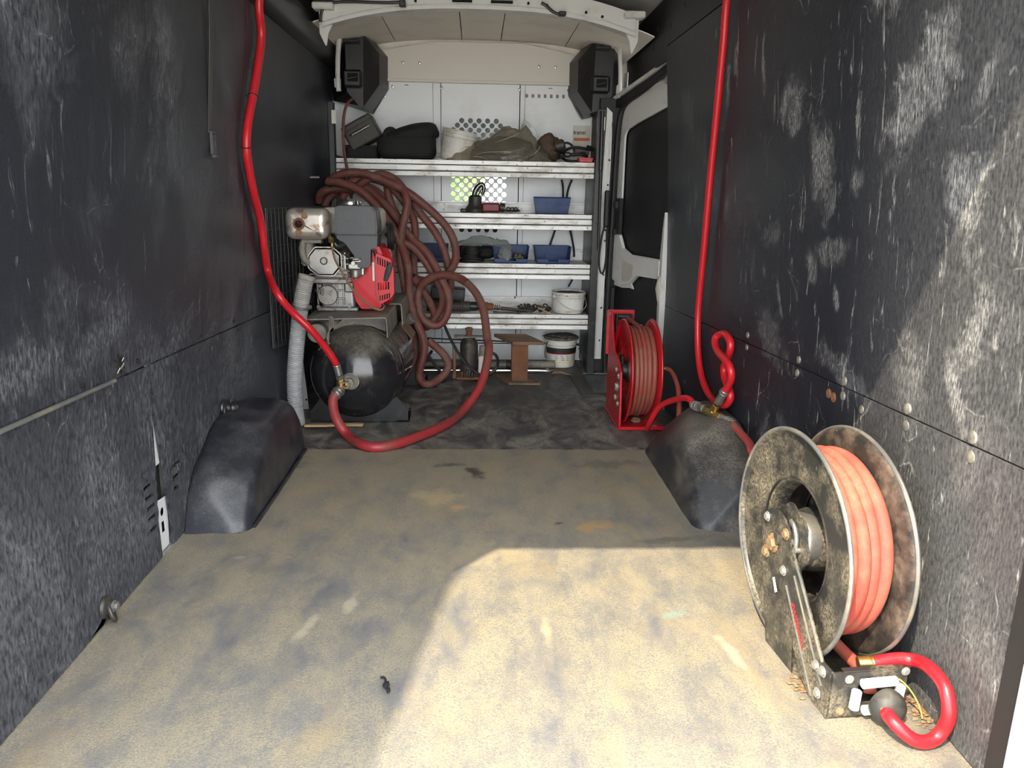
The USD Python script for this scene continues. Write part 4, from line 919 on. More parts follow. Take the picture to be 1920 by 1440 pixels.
t = thing('tool_bag', 'slumped black fabric tool bag on the top shelf beside the olive case', 'bag', (-.40, 4.76, Z1))
q = lump((-.415, 4.76, Z1 + .075), (.17, .12, .085), .05, 2, 3, e=.6, floor=Z1 + .001)
obj('body', q, 'bag_black', t, smooth=60)
q = lump((-.385, 4.76, Z1 + .135), (.155, .12, .066), .10, 1.6, 5, e=.8)
v = np.array(q.vertices); v[:, 2] += .03 * np.clip((v[:, 0] + .40) / .15, -1, 1); q.vertices = v
obj('flap', q, 'bag_black', t, smooth=60)
obj('strap', tube([(-.53, 4.69, Z1 + .10), (-.525, 4.66, Z1 + .155), (-.50, 4.68, Z1 + .17), (-.47, 4.70, Z1 + .15)], .013, 8), 'bag_black', t)
# dark box under the case
t = thing('toolbox', 'low black box under the tipped case at the end of the top shelf', 'box', (-.66, 4.76, Z1))
obj('body', rbox(-.765, -.585, 4.69, 4.86, Z1 + .001, Z1 + .075, .008), 'bag_black', t)
obj('lid', rbox(-.768, -.582, 4.687, 4.863, Z1 + .060, Z1 + .078, .005), 'bag_black', t)

t = thing('plastic_sheeting', 'crumpled clear plastic sheeting draped over dark tools on the top shelf', 'plastic sheet', (.15, 4.72, Z1))


def drape(x0, x1, y0, y1, top, seed, fold=.018, n=70):
    X, Y = np.meshgrid(np.linspace(0, 1, n), np.linspace(0, 1, n // 2), indexing='ij')
    P = np.stack([X * 5.5, Y * 3.0, 0 * X + seed], -1)
    z = top(X) * np.clip(np.minimum(Y, 1 - Y) * 3.4, 0, 1) ** .7
    rid = np.abs(meshkit.fbm(P * 1.3, 3, seed) - .5) * 2
    z = z + fold * (rid - .3) * (z > .004) + .006 * (meshkit.noise(P * 4, seed + 3) - .5)
    x = x0 + (x1 - x0) * X + .015 * (meshkit.noise(P * 1.7, seed + 5) - .5)
    y = y0 + (y1 - y0) * Y + .05 * (meshkit.noise(P * .9, seed + 6) - .5)
    V = np.stack([x, y, z], -1).reshape(-1, 3)
    i = np.arange(X.size).reshape(X.shape)
    a, b, c, d = i[:-1, :-1].ravel(), i[1:, :-1].ravel(), i[1:, 1:].ravel(), i[:-1, 1:].ravel()
    return trimesh.Trimesh(V, np.vstack([np.stack([a, b, c], 1), np.stack([a, c, d], 1)]), process=False)


q = drape(-.175, .435, 4.595, 4.86, lambda X: np.interp(X, [0, .05, .2, .38, .52, .62, .70, .74, .80, .90, 1], [.02, .06, .085, .13, .19, .20, .18, .215, .165, .09, .02]), 4, .05)
v = np.array(q.vertices); v[:, 2] = np.maximum(v[:, 2], .002) + Z1; q.vertices = v
obj('sheet', q, 'film', t, smooth=25)
for P in ([(-.10, 4.60, .05), (-.06, 4.60, .075), (-.03, 4.605, .07)], [(-.02, 4.605, .02), (.05, 4.60, .045), (.16, 4.598, .05), (.27, 4.60, .075)], [(.02, 4.64, .12), (.06, 4.66, .165), (.08, 4.67, .185)], [(.10, 4.62, .10), (.17, 4.63, .125), (.24, 4.65, .155)], [(.30, 4.62, .03), (.34, 4.615, .055), (.36, 4.62, .09)], [(-.08, 4.60, .01), (.0, 4.597, .02), (.06, 4.60, .005)]):
    obj('crease_glint', tube([(x, y - .012, z + Z1 + .002) for x, y, z in P], [.0008, .0022, .0008], 6), 'film_glint', t)  # pale glossy tubes laid along the folds as painted highlights
obj('peak', extrude(Polygon([(.225, Z1 + .13), (.268, Z1 + .245), (.30, Z1 + .225), (.365, Z1 + .15), (.35, Z1 + .11)]), .004, (0, 4.735, 0), (1, 0, 0), (0, 0, 1), (.25, 1, 0), finer=.03), 'film_grey', t, label='upright pinched corner of the sheet')
t = thing('air_drill', 'dusty brown tool bundled inside the clear plastic sheeting', 'tool', (.15, 4.72, Z1))
obj('body', lump((.17, 4.735, Z1 + .07), (.17, .07, .075), .2, 2.5, 12, floor=Z1 + .002), 'case_olive', t, smooth=60)
obj('barrel', cyl((-.10, 4.70, Z1 + .035), (.10, 4.72, Z1 + .05), .028), 'dark_steel', t)
obj('grip', cyl((.02, 4.68, Z1 + .025), (.30, 4.69, Z1 + .03), .022), 'black_plastic', t)
t = thing('rock_drill', 'rusty brown tool body with a hooked handle at the top shelf end', 'tool', (.47, 4.75, Z1))
obj('body', lump((.425, 4.78, Z1 + .085), (.075, .06, .085), .18, 2.5, 6, floor=Z1 + .002), 'rust_dark', t, smooth=60)
obj('head', lathe([(0, 0), (.03, 0), (.034, .01), (.034, .05), (.024, .06), (0, .062)], (.455, 4.72, Z1 + .09), (.8, 0, .25), 20), 'dark_steel', t)
obj('handle', tube([(.49, 4.72, Z1 + .10), (.525, 4.71, Z1 + .115), (.555, 4.71, Z1 + .10), (.57, 4.71, Z1 + .065)], .007, 8), 'black_plastic', t)
t = thing('black_cable', 'tangled black cable lying at the end of the top shelf', 'cable', (.56, 4.70, Z1))
g = np.random.default_rng(5)
pts = [(.56 + .10 * math.cos(a) * (1 + .25 * math.sin(a * 1.7)), 4.70 + .065 * math.sin(a), Z1 + .012 + .006 * a + .008 * math.sin(3 * a)) for a in np.linspace(0, 13, 46)]
obj('coil', tube(pts, .0085, 8), 'black_plastic', t)
obj('plug', rbox(.50, .54, 4.62, 4.66, Z1 + .03, Z1 + .06, .008), 'black_plastic', t)
t = thing('red_case', 'small flat red case on the shelf top by the upright', 'case', (.615, 4.615, Z1))
obj('body', rbox(.585, .665, 4.59, 4.66, Z1 + .001, Z1 + .026, .004), 'red_paint', t)
obj('lid', rbox(.583, .667, 4.588, 4.662, Z1 + .017, Z1 + .029, .003), 'red_paint', t)

# ---- second shelf
Z2 = .948
t = thing('chain_hoist', 'lever chain hoist with an upright hook and red housing on the second shelf', 'hoist', (.05, 4.72, Z2))
obj('block', cat_(lathe([(0, 0), (.062, 0), (.064, .02), (.05, .035), (.04, .05), (.038, .09), (.028, .10), (0, .105)], (-.012, 4.72, Z2 + .001), (0, 0, 1), 24), rbox(-.10, .0, 4.69, 4.75, Z2 + .001, Z2 + .022, .006)), 'dark_steel', t)
obj('hook', tube([(-.02, 4.72, Z2 + .09), (-.012, 4.72, Z2 + .125), (.008, 4.72, Z2 + .155), (.03, 4.72, Z2 + .165), (.040, 4.72, Z2 + .145), (.032, 4.72, Z2 + .115), (.026, 4.72, Z2 + .105)], [.014, .016, .015, .013, .011, .008], 12), 'dark_chrome', t, label='curved bright steel hook')
obj('latch', tube([(.004, 4.71, Z2 + .10), (.022, 4.71, Z2 + .13), (.032, 4.71, Z2 + .145)], .004, 8), 'dark_steel', t)
obj('housing', rbox_s(.028, .135, 4.67, 4.76, Z2 + .004, Z2 + .058, .012), 'red_dull', t, label='dull red gear housing')
obj('cap', cyl((.135, 4.715, Z2 + .034), (.165, 4.715, Z2 + .03), .026), 'dark_steel', t)
links = []
for k in range(7):
    c = np.array([.175 + .011 * k, 4.70 + .012 * math.sin(k * 1.4), Z2 + .016 + .006 * (k % 2)])
    links.append(ring(c, (0, .9 if k % 2 else .2, .4 if k % 2 else 1), .012, .0042, 16, 6))
obj('chain', cat_(links), 'dark_steel', t, label='short oily chain')

# ---- third shelf
Z3 = .660
t = thing('cable_coil', 'coil of black cable under crumpled plastic on the third shelf', 'cable', (-.03, 4.68, Z3))
for k in range(8):
    obj('turn', ring((-.033 + .003 * math.sin(k * 2), 4.70, Z3 + .010 + .0115 * k), (.03 * math.sin(k), .03, 1), .052 + .004 * math.sin(k * 1.9), .0068, 36, 8), 'black_plastic', t)
obj('foot_turn', ring((-.03, 4.70, Z3 + .008), (0, 0, 1), .066, .008, 36, 8), 'black_plastic', t)
t = thing('plastic_bag', 'grey crumpled plastic bag lying over the cable coil and into the bin', 'plastic bag', (.05, 4.69, Z3 + .1))
q = drape(-.115, .215, 4.625, 4.79, lambda X: np.interp(X, [0, .1, .3, .55, .75, .9, 1], [.012, .03, .058, .05, .035, .045, .012]), 9, .022, 54)
v = np.array(q.vertices); v[:, 2] = v[:, 2] + Z3 + .1005 - .02 * np.clip((v[:, 0] - .10) / .1, 0, 1); q.vertices = v
obj('sheet', q, 'film_grey', t, smooth=25)
q = lump((.170, 4.655, Z3 + .048), (.042, .03, .048), .25, 2.5, 2, floor=Z3 + .006)
obj('tail', q, 'film_grey', t, smooth=25)
t = thing('oily_rag', 'dark folded rag behind the cable coil on the third shelf', 'rag', (.0, 4.82, Z3))
obj('cloth', lump((.0, 4.83, Z3 + .052), (.13, .06, .052), .15, 2.5, 15, floor=Z3 + .001), 'bag_black', t, smooth=50)
t = thing('brass_fitting', 'little blackened pipe fitting in the bin under the plastic tail', 'fitting', (.255, 4.68, Z3))
obj('body', cat_(cyl((.225, 4.70, Z3 + .026), (.285, 4.69, Z3 + .026), .019), cyl((.235, 4.70, Z3 + .026), (.235, 4.70, Z3 + .052), .016)), 'dark_steel', t)
obj('nut', lathe([(0, 0), (.023, 0), (.023, .018), (0, .018)], (.252, 4.695, Z3 + .026), (1, -.16, 0), 6), 'brass', t)

# ---- lowest shelf
Z4 = .358
t = thing('black_case', 'black plastic case standing behind the hose loops on the lowest shelf', 'case', (-.18, 4.80, Z4))
obj('body', rot(rbox(-.285, -.075, 4.80, 4.90, Z4 + .052, Z4 + .128, .006), .07, [0, 1, 0], (-.18, 4.8, Z4 + .09)), 'grey_plastic', t)
obj('foot', rbox(-.28, -.08, 4.80, 4.90, Z4 + .001, Z4 + .056, .004), 'black_plastic', t)
t = thing('paving_breaker', 'greasy black air breaker lying along the lowest shelf', 'tool', (-.02, 4.66, Z4))
ax_ = lambda x: (x, 4.66 + .03 * (x + .2), Z4 + .034)
obj('cylinder', cat_(cyl(ax_(-.30), ax_(-.04), .031), cyl(ax_(-.22), ax_(-.20), .034), cyl(ax_(-.10), ax_(-.085), .034)), 'case_olive', t)
obj('collar', cat_(cyl(ax_(-.04), ax_(.0), .028), cyl(ax_(.0), ax_(.04), .024)), 'black_plastic', t)
obj('chuck', lathe([(0, 0), (.026, 0), (.028, .02), (.022, .04), (.024, .05), (.016, .065), (0, .066)], ax_(.04), (1, .03, -.05), 20), 'rust', t, label='rusty chuck')
obj('ferrule', cat_([ring(np.array(ax_(.105)) + (.012 * k, 0, -.006), (1, 0, 0), .013, .004, 18, 8) for k in range(4)]), 'chrome', t)
obj('bit', tube([(.10, 4.668, Z4 + .026), (.18, 4.67, Z4 + .02), (.28, 4.66, Z4 + .012), (.34, 4.65, Z4 + .010)], [.012, .010, .007], 10), 'dark_steel', t)
t = thing('chain', 'little heap of black oily chain on the lowest shelf by the pail', 'chain', (.34, 4.68, Z4))
g = np.random.default_rng(11)
ls = []
for k in range(26):
    c = (.27 + .007 * k + g.uniform(-.008, .008), 4.68 + g.uniform(-.035, .035), Z4 + .012 + g.uniform(0, .026))
    ls.append(ring(c, g.normal(size=3), .013, .0045, 14, 6))
obj('link', cat_(ls), 'dark_steel', t, kind='stuff')
t = thing('hose_clamp_strip', 'thin yellow plastic strip lying by the pail on the lowest shelf', 'strip', (.42, 4.63, Z4))
obj('strip', tube([(.375, 4.64, Z4 + .028), (.40, 4.625, Z4 + .024), (.425, 4.61, Z4 + .008), (.45, 4.605, Z4 + .007)], .0065, 8), 'wood', t)
t = thing('wrench', 'greasy open-ended wrench beside the breaker bit on the lowest shelf', 'wrench', (.2, 4.63, Z4))
obj('shank', cat_(rbox(.12, .26, 4.622, 4.636, Z4 + .001, Z4 + .008, .002), cyl((.26, 4.629, Z4 + .001), (.26, 4.629, Z4 + .009), .016, 16)), 'dark_steel', t)
obj('jaw', extrude(Polygon([(.125, 4.612), (.10, 4.610), (.10, 4.622), (.112, 4.624), (.112, 4.634), (.10, 4.636), (.10, 4.648), (.125, 4.646)]), .008, (0, 0, Z4 + .001), (1, 0, 0), (0, 1, 0), (0, 0, 1)), 'dark_steel', t)

# cables hung behind the shelves
t = thing('hanging_rope', 'thin black rope hanging crossed behind the blue bins', 'rope', (.5, 4.9, .9))
obj('strand', cat_(tube([(.520, 4.90, 1.15), (.530, 4.90, 1.02), (.50, 4.90, .88), (.462, 4.90, .76), (.44, 4.91, .68)], .0062, 8), tube([(.585, 4.90, 1.15), (.555, 4.90, 1.02), (.575, 4.90, .88), (.605, 4.90, .76), (.615, 4.90, .68)], .0062, 8),
                 tube([(.47, 4.90, .57), (.50, 4.90, .548), (.54, 4.90, .545), (.575, 4.90, .555), (.60, 4.90, .575)], .0062, 8), tube([(.62, 4.90, .565), (.605, 4.90, .53), (.585, 4.90, .49)], .005, 8)), 'black_plastic', t)
t = thing('dropper_cable', 'dark red cable running down past the end of the shelves', 'cable', (-.745, 4.53, 1.2))
obj('cable', tube([(-.70, 4.6, 1.56), (-.735, 4.545, 1.50), (-.75, 4.545, 1.38), (-.745, 4.54, 1.26), (-.735, 4.535, 1.19), (-.72, 4.53, 1.10), (-.715, 4.53, 1.02)], .008, 8), 'hose_brown', t)
t = thing('bungee_cord', 'black elastic cord looped down the white door pillar', 'cord', (.735, 4.55, .9))
obj('loop', cat_(tube([(.765, 4.56, 1.46), (.772, 4.56, 1.30), (.768, 4.56, 1.10), (.765, 4.56, .95), (.760, 4.56, .85), (.762, 4.56, .75), (.758, 4.56, .66), (.742, 4.555, .61), (.725, 4.55, .64), (.722, 4.545, .76), (.735, 4.54, .86), (.752, 4.55, .90)], .0055, 8)), 'black_matte', t)
obj('toggle', cat_(rbox_s(.735, .765, 4.53, 4.56, .88, 1.09, .012), ring((.75, 4.545, .875), (0, 1, 0), .012, .005, 16, 8)), 'black_matte', t, label='thick rubber middle of the cord')
t = thing('gas_strut', 'black prop rod along the shelf upright', 'rod', (.70, 4.53, 1.3))
obj('rod', cat_(cyl((.700, 4.54, 1.52), (.704, 4.54, 1.20), .012), cyl((.704, 4.54, 1.2), (.712, 4.54, .75), .008)), 'black_plastic', t)
t = thing('wire_lead', 'thin dark wire slung across the bulkhead behind the floor pails', 'wire', (.1, 4.92, .11))
obj('wire', tube([(-.40, 4.935, .150), (-.2, 4.935, .137), (.1, 4.935, .128), (.4, 4.935, .118), (.60, 4.935, .112), (.705, 4.60, .125)], .004, 6), 'black_plastic', t)
obj('tail', tube([(.64, 4.70, .13), (.655, 4.66, .10), (.655, 4.62, .05), (.63, 4.56, .015), (.61, 4.54, .008)], .004, 6), 'dark_steel', t)

# ---- on the floor under the shelves
t = thing('bottle_jack', 'black bottle jack on a rusty base with a pale pump beside it', 'jack', (-.04, 4.40, 0))
jx, jy = -.043, 4.42
obj('base', cat_(rbox(jx - .075, jx + .09, jy - .06, jy + .06, .001, .022, .005), lump((jx, jy, .03), (.06, .05, .03), .2, 4, 3, floor=.003)), 'rust', t, smooth=50)
obj('cylinder', lathe([(0, 0), (.050, 0), (.052, .01), (.052, .185), (.048, .20), (.036, .215), (.034, .225), (0, .226)], (jx, jy, .02), (0, 0, 1), 32), 'dark_steel', t, smooth=40)
obj('collar', extrude(rpoly([(jx - .085, jy - .03), (jx - .06, jy - .04), (jx + .085, jy - .03), (jx + .085, jy + .02), (jx - .085, jy + .03)], .008), .008, (0, 0, .248), (1, 0, 0), (0, 1, 0), (0, 0, 1)), 'steel_dusty', t)
obj('saddle', lathe([(0, 0), (.017, 0), (.017, .03), (.022, .034), (.022, .046), (.016, .05), (0, .05)], (jx, jy, .254), (0, 0, 1), 20), 'rust', t)
obj('lever_post', cat_(cyl((jx - .085, jy - .03, .005), (jx - .085, jy - .03, .20), .011), cyl((jx - .085, jy - .03, .01), (jx - .085, jy - .03, .05), .013)), 'rust_plate', t)
obj('pump_body', rbox(.012, .072, jy - .075, jy - .02, .028, .150, .005), 'cream', t, label='pale square pump body')
obj('pump_neck', cyl((.035, jy - .045, .15), (.035, jy - .045, .205), .016), 'steel_dusty', t)
obj('valve', cat_([cyl((jx - .04 + .03 * k, jy - .062, .02 + .01 * (k % 2)), (jx - .04 + .03 * k, jy - .062, .055 + .012 * (k % 2)), .009) for k in range(3)]), 'dark_steel', t)
t = thing('hydraulic_hose', 'thin black hose looping from the jack pump', 'hose', (.1, 4.38, .1))
obj('hose', tube([(.06, 4.36, .165), (.09, 4.36, .168), (.115, 4.36, .15), (.125, 4.36, .115), (.115, 4.36, .075), (.08, 4.35, .045), (.04, 4.34, .035), (.0, 4.34, .055), (-.08, 4.36, .13), (-.16, 4.40, .26), (-.20, 4.45, .34)], .0085, 10), 'black_plastic', t)
obj('crimp', cyl((.062, 4.36, .165), (.088, 4.36, .168), .0105), 'steel_dusty', t)
t = thing('jack_stand', 'rusty stand welded from a beam offcut with square end plates', 'stand', (.24, 4.38, 0))
obj('base_plate', extrude(Polygon([(.10, 4.50), (.185, 4.262), (.365, 4.262), (.30, 4.50)]), .010, (0, 0, .001), (1, 0, 0), (0, 1, 0), (0, 0, 1)), 'rust_plate', t, smooth=False)
obj('top_plate', extrude(Polygon([(.105, 4.52), (.205, 4.27), (.385, 4.27), (.295, 4.52)]), .018, (0, 0, .232), (1, 0, 0), (0, 1, 0), (0, 0, 1)), 'rust_plate', t, smooth=False)
obj('beam', extrude(unary_union([sbox(.205, 4.318, .297, 4.326), sbox(.247, 4.326, .255, 4.42), sbox(.205, 4.42, .297, 4.428)]), .222, (0, 0, .011), (1, 0, 0), (0, 1, 0), (0, 0, 1)), 'rust', t, smooth=False)
obj('weld', tube([(.205, 4.315, .014), (.30, 4.315, .014), (.36, 4.29, .014)], .006, 8), 'dark_steel', t)
t = thing('steel_pipe', 'grey steel pipe lying along the foot of the bulkhead', 'pipe', (.1, 4.72, .03))
obj('tube', cat_(cyl((-.34, 4.66, .028), (.20, 4.67, .028), .022), cyl((.20, 4.67, .028), (.49, 4.68, .030), .0245)), 'steel_dusty', t)
obj('joint', cyl((.185, 4.67, .028), (.215, 4.67, .028), .0265), 'dark_steel', t)
t = thing('pry_bar', 'long polished pry bar with a flattened curved end on the floor', 'bar', (.2, 4.57, .012))
obj('shaft', tube([(-.36, 4.56, .013), (-.1, 4.57, .013), (.2, 4.57, .013), (.40, 4.56, .016), (.47, 4.54, .017)], .010, 10), 'chrome', t)
obj('claw', extrude(Polygon([(.455, .006), (.47, .026), (.515, .024), (.55, .010), (.575, .001), (.56, .001), (.51, .012)]), .045, (0, 4.515, 0), (1, 0, 0), (0, 0, 1), (0, 1, 0)), 'rust_plate', t)
obj('bolt', hexbolt((.43, 4.545, .026), (0, -.2, 1), .010, .010), 'bolt_zinc', t)
t = thing('rubber_cable', 'black rubber cables trailing on the floor behind the hose loops', 'cable', (-.25, 4.4, .03))
obj('cable', cat_(tube([(-.33, 4.45, .20), (-.27, 4.42, .12), (-.21, 4.38, .05), (-.18, 4.34, .012), (-.20, 4.30, .011), (-.26, 4.30, .011)], .009, 8), tube([(-.36, 4.5, .012), (-.30, 4.46, .10), (-.26, 4.44, .16)], .008, 8), tube([(-.30, 4.5, .27), (-.25, 4.5, .33), (-.235, 4.5, .38)], .007, 8)), 'black_plastic', t)

# ================================================================ hose centre lines (metres)
HOSE_L = [(-0.823, 3.215, 1.815), (-0.832, 3.219, 1.723), (-0.838, 3.256, 1.655), (-0.848, 3.222, 1.534), (-0.858, 3.157, 1.410), (-0.866, 3.097, 1.308), (-0.872, 3.077, 1.220), (-0.877, 3.106, 1.153), (-0.884, 3.192, 1.033), (-0.890, 3.283, 0.925), (-0.895, 3.327, 0.813), (-0.899, 3.380, 0.718), (-0.832, 3.250, 0.643), (-0.782, 3.280, 0.561), (-0.718, 3.300, 0.489), (-0.672, 3.340, 0.412), (-0.639, 3.360, 0.353), (-0.623, 3.380, 0.307)]
HOSE_R = [(0.861, 2.864, 1.777), (0.866, 2.895, 1.717), (0.874, 2.920, 1.635), (0.882, 2.952, 1.534), (0.894, 3.002, 1.393), (0.906, 3.057, 1.224), (0.917, 3.104, 1.043), (0.928, 3.151, 0.829), (0.935, 3.188, 0.649), (0.938, 3.190, 0.535), (0.938, 3.153, 0.427), (0.938, 3.091, 0.349), (0.938, 3.001, 0.303), (0.938, 2.909, 0.287), (0.925, 2.778, 0.302), (0.925, 2.701, 0.323), (0.925, 2.666, 0.361), (0.925, 2.693, 0.386), (0.925, 2.743, 0.410), (0.925, 2.765, 0.445), (0.925, 2.736, 0.491), (0.924, 2.711, 0.544), (0.923, 2.749, 0.568), (0.923, 2.818, 0.566), (0.909, 2.842, 0.547), (0.899, 2.799, 0.518), (0.895, 2.709, 0.503), (0.895, 2.633, 0.490), (0.900, 2.609, 0.465), (0.905, 2.623, 0.431), (0.905, 2.650, 0.401), (0.900, 2.662, 0.382)]
HOSE_TL = [(0.854, 2.880, 0.271), (0.843, 2.930, 0.262), (0.824, 3.000, 0.240), (0.802, 3.080, 0.204), (0.778, 3.140, 0.158), (0.762, 3.180, 0.113), (0.760, 3.220, 0.072), (0.778, 3.300, 0.032)]
HOSE_TR = [(0.939, 2.659, 0.261), (0.939, 2.588, 0.261), (0.913, 2.450, 0.274), (0.877, 2.300, 0.295), (0.838, 2.150, 0.322)]
HOSE_RS = [(0.904, 3.560, 0.263), (0.927, 3.550, 0.255), (0.939, 3.500, 0.231), (0.936, 3.420, 0.200), (0.925, 3.350, 0.168), (0.901, 3.250, 0.151)]
HOSE_B = [(0.849, 1.360, 0.047), (0.843, 1.330, 0.053), (0.841, 1.300, 0.051), (0.857, 1.285, 0.037), (0.878, 1.280, 0.023), (0.901, 1.280, 0.018), (0.925, 1.285, 0.024), (0.938, 1.285, 0.046), (0.938, 1.278, 0.079), (0.938, 1.285, 0.104), (0.938, 1.300, 0.124), (0.938, 1.325, 0.133), (0.938, 1.363, 0.132), (0.938, 1.409, 0.116), (0.914, 1.420, 0.113), (0.880, 1.420, 0.109), (0.843, 1.420, 0.103)]
HOSE_B2 = [(0.845, 1.550, 0.055), (0.839, 1.500, 0.068), (0.831, 1.450, 0.078), (0.827, 1.400, 0.082), (0.840, 1.385, 0.061)]
C1 = [(-0.879, 4.450, 1.001), (-0.868, 4.420, 1.039), (-0.828, 4.400, 1.065), (-0.760, 4.400, 1.074), (-0.688, 4.420, 1.068)]
C2 = [(-0.812, 4.360, 1.098), (-0.747, 4.340, 1.143), (-0.656, 4.330, 1.159), (-0.566, 4.320, 1.142), (-0.461, 4.310, 1.104), (-0.379, 4.300, 1.062), (-0.290, 4.300, 0.998), (-0.201, 4.300, 0.918), (-0.141, 4.310, 0.836), (-0.117, 4.320, 0.745), (-0.130, 4.330, 0.668), (-0.173, 4.340, 0.616), (-0.229, 4.360, 0.586), (-0.293, 4.380, 0.575), (-0.349, 4.400, 0.588)]
C3 = [(-0.511, 4.420, 1.127), (-0.435, 4.420, 1.098), (-0.360, 4.420, 1.017), (-0.307, 4.420, 0.935), (-0.246, 4.420, 0.860), (-0.192, 4.420, 0.760), (-0.164, 4.420, 0.659), (-0.149, 4.420, 0.549), (-0.177, 4.420, 0.461), (-0.232, 4.400, 0.375), (-0.288, 4.400, 0.326)]
C4 = [(-0.658, 4.380, 1.079), (-0.602, 4.360, 1.124), (-0.517, 4.350, 1.151), (-0.441, 4.330, 1.119), (-0.386, 4.290, 1.054), (-0.378, 4.270, 0.989), (-0.397, 4.260, 0.902), (-0.412, 4.250, 0.821), (-0.418, 4.250, 0.717), (-0.401, 4.250, 0.604), (-0.384, 4.250, 0.489), (-0.366, 4.250, 0.412), (-0.332, 4.240, 0.337)]
C5 = [(-0.800, 4.300, 1.109), (-0.709, 4.280, 1.099), (-0.613, 4.270, 1.054), (-0.533, 4.260, 0.976), (-0.460, 4.250, 0.879), (-0.413, 4.245, 0.784), (-0.373, 4.200, 0.677), (-0.367, 4.200, 0.572), (-0.357, 4.200, 0.466), (-0.332, 4.200, 0.374), (-0.295, 4.200, 0.282), (-0.292, 4.200, 0.188), (-0.313, 4.200, 0.109), (-0.310, 4.200, 0.037), (-0.266, 4.186, 0.021), (-0.214, 4.230, 0.038), (-0.164, 4.260, 0.088), (-0.165, 4.280, 0.140), (-0.212, 4.280, 0.200), (-0.273, 4.270, 0.257)]
C6 = [(-0.623, 4.400, 1.084), (-0.554, 4.380, 1.040), (-0.485, 4.360, 0.971), (-0.423, 4.340, 0.898), (-0.362, 4.320, 0.817), (-0.293, 4.300, 0.759), (-0.239, 4.280, 0.686), (-0.201, 4.260, 0.613), (-0.162, 4.250, 0.530), (-0.153, 4.250, 0.461), (-0.171, 4.250, 0.391), (-0.213, 4.250, 0.344), (-0.271, 4.250, 0.355), (-0.309, 4.250, 0.405), (-0.323, 4.250, 0.475), (-0.316, 4.260, 0.535), (-0.276, 4.240, 0.591), (-0.206, 4.220, 0.624), (-0.130, 4.200, 0.624), (-0.054, 4.150, 0.593), (0.006, 4.100, 0.529), (0.043, 4.030, 0.428), (0.058, 3.950, 0.317)]
C7 = [(-0.500, 4.450, 1.090), (-0.493, 4.450, 1.030), (-0.463, 4.440, 0.955), (-0.433, 4.440, 0.894), (-0.448, 4.420, 0.810), (-0.494, 4.420, 0.840)]
C8 = [(-0.488, 4.300, 0.847), (-0.429, 4.300, 0.803), (-0.362, 4.310, 0.773), (-0.302, 4.310, 0.713), (-0.241, 4.310, 0.622), (-0.200, 4.320, 0.544), (-0.189, 4.340, 0.472), (-0.222, 4.360, 0.389), (-0.270, 4.360, 0.325), (-0.311, 4.380, 0.313)]
C9 = [(-0.356, 4.300, 0.607), (-0.312, 4.320, 0.543), (-0.275, 4.340, 0.478), (-0.239, 4.370, 0.387), (-0.247, 4.370, 0.331)]
CT = [(-0.620, 3.345, 0.189), (-0.634, 3.325, 0.162), (-0.627, 3.300, 0.118), (-0.602, 3.270, 0.070), (-0.564, 3.250, 0.025), (-0.493, 3.138, 0.021), (-0.434, 3.093, 0.021), (-0.378, 3.104, 0.021), (-0.302, 3.176, 0.021), (-0.221, 3.285, 0.021), (-0.133, 3.435, 0.021), (-0.072, 3.600, 0.027), (-0.012, 3.690, 0.080), (0.029, 3.750, 0.144), (0.053, 3.820, 0.221), (0.065, 3.900, 0.292), (0.058, 3.950, 0.317)]

# ================================================================ air compressor
ac = thing('air_compressor', 'black tank air compressor with a red and silver petrol engine bolted on top', 'air compressor', (-.56, 3.9, 0))
A0, A1 = np.array([-.567, 3.505, .228]), np.array([-.520, 4.50, .228])     # tank axis, front to back
ad = (A1 - A0) / np.linalg.norm(A1 - A0)
TR = .222
LT = np.linalg.norm(A1 - A0)
prof = [(0, -.085)] + [(TR * math.sin(a), .09 - .175 * math.cos(a)) for a in np.linspace(.06, PI / 2, 18)] + [(TR, LT * .5), (TR, LT - .09)] + [(TR * math.cos(a), LT - .09 + .175 * math.sin(a)) for a in np.linspace(.1, PI / 2, 12)]
obj('tank', lathe(prof, A0, ad, 64), 'tank_black', ac, smooth=60, label='black air tank with a domed end')
tank = '/World/air_compressor/tank'
obj('weld_seam', cat_(lathe([(TR + .0004, 0), (TR + .003, .004), (TR + .003, .010), (TR + .0004, .014)], A0 + ad * .088, ad, 64)), 'tank_black', tank)
pt = A0 - ad * .080 + np.array([0, 0, -.004])
obj('port', cat_(lathe([(0, 0), (.038, 0), (.040, .006), (.034, .010), (.034, .016), (.030, .020), (0, .02)], pt + ad * .004, -ad, 32), cyl(pt - ad * .015, pt - ad * .055 + (-.012, 0, -.008), .017), lathe([(0, 0), (.022, 0), (.022, .018), (0, .018)], pt - ad * .02, -ad, 6)), 'steel_dusty', tank, label='threaded outlet port')
obj('data_plate', None if False else extrude(Polygon([(-.09, -.06), (.10, -.05), (.09, .055), (-.085, .05)]), .002, A0 + ad * .52 + np.array([TR * .80, 0, TR * .62]), ad, (-.60, 0, .80), (.80, 0, .60)), 'rust_plate', tank, label='faded data plate')
obj('gauge', cat_(lathe([(0, 0), (.024, 0), (.024, .022), (.030, .024), (.030, .046), (.026, .05), (0, .05)], A0 + ad * .60 + np.array([TR * .72, 0, TR * .70]), (.72, -.25, .6), 20)), 'silver', tank, label='bright brass-rimmed plug')
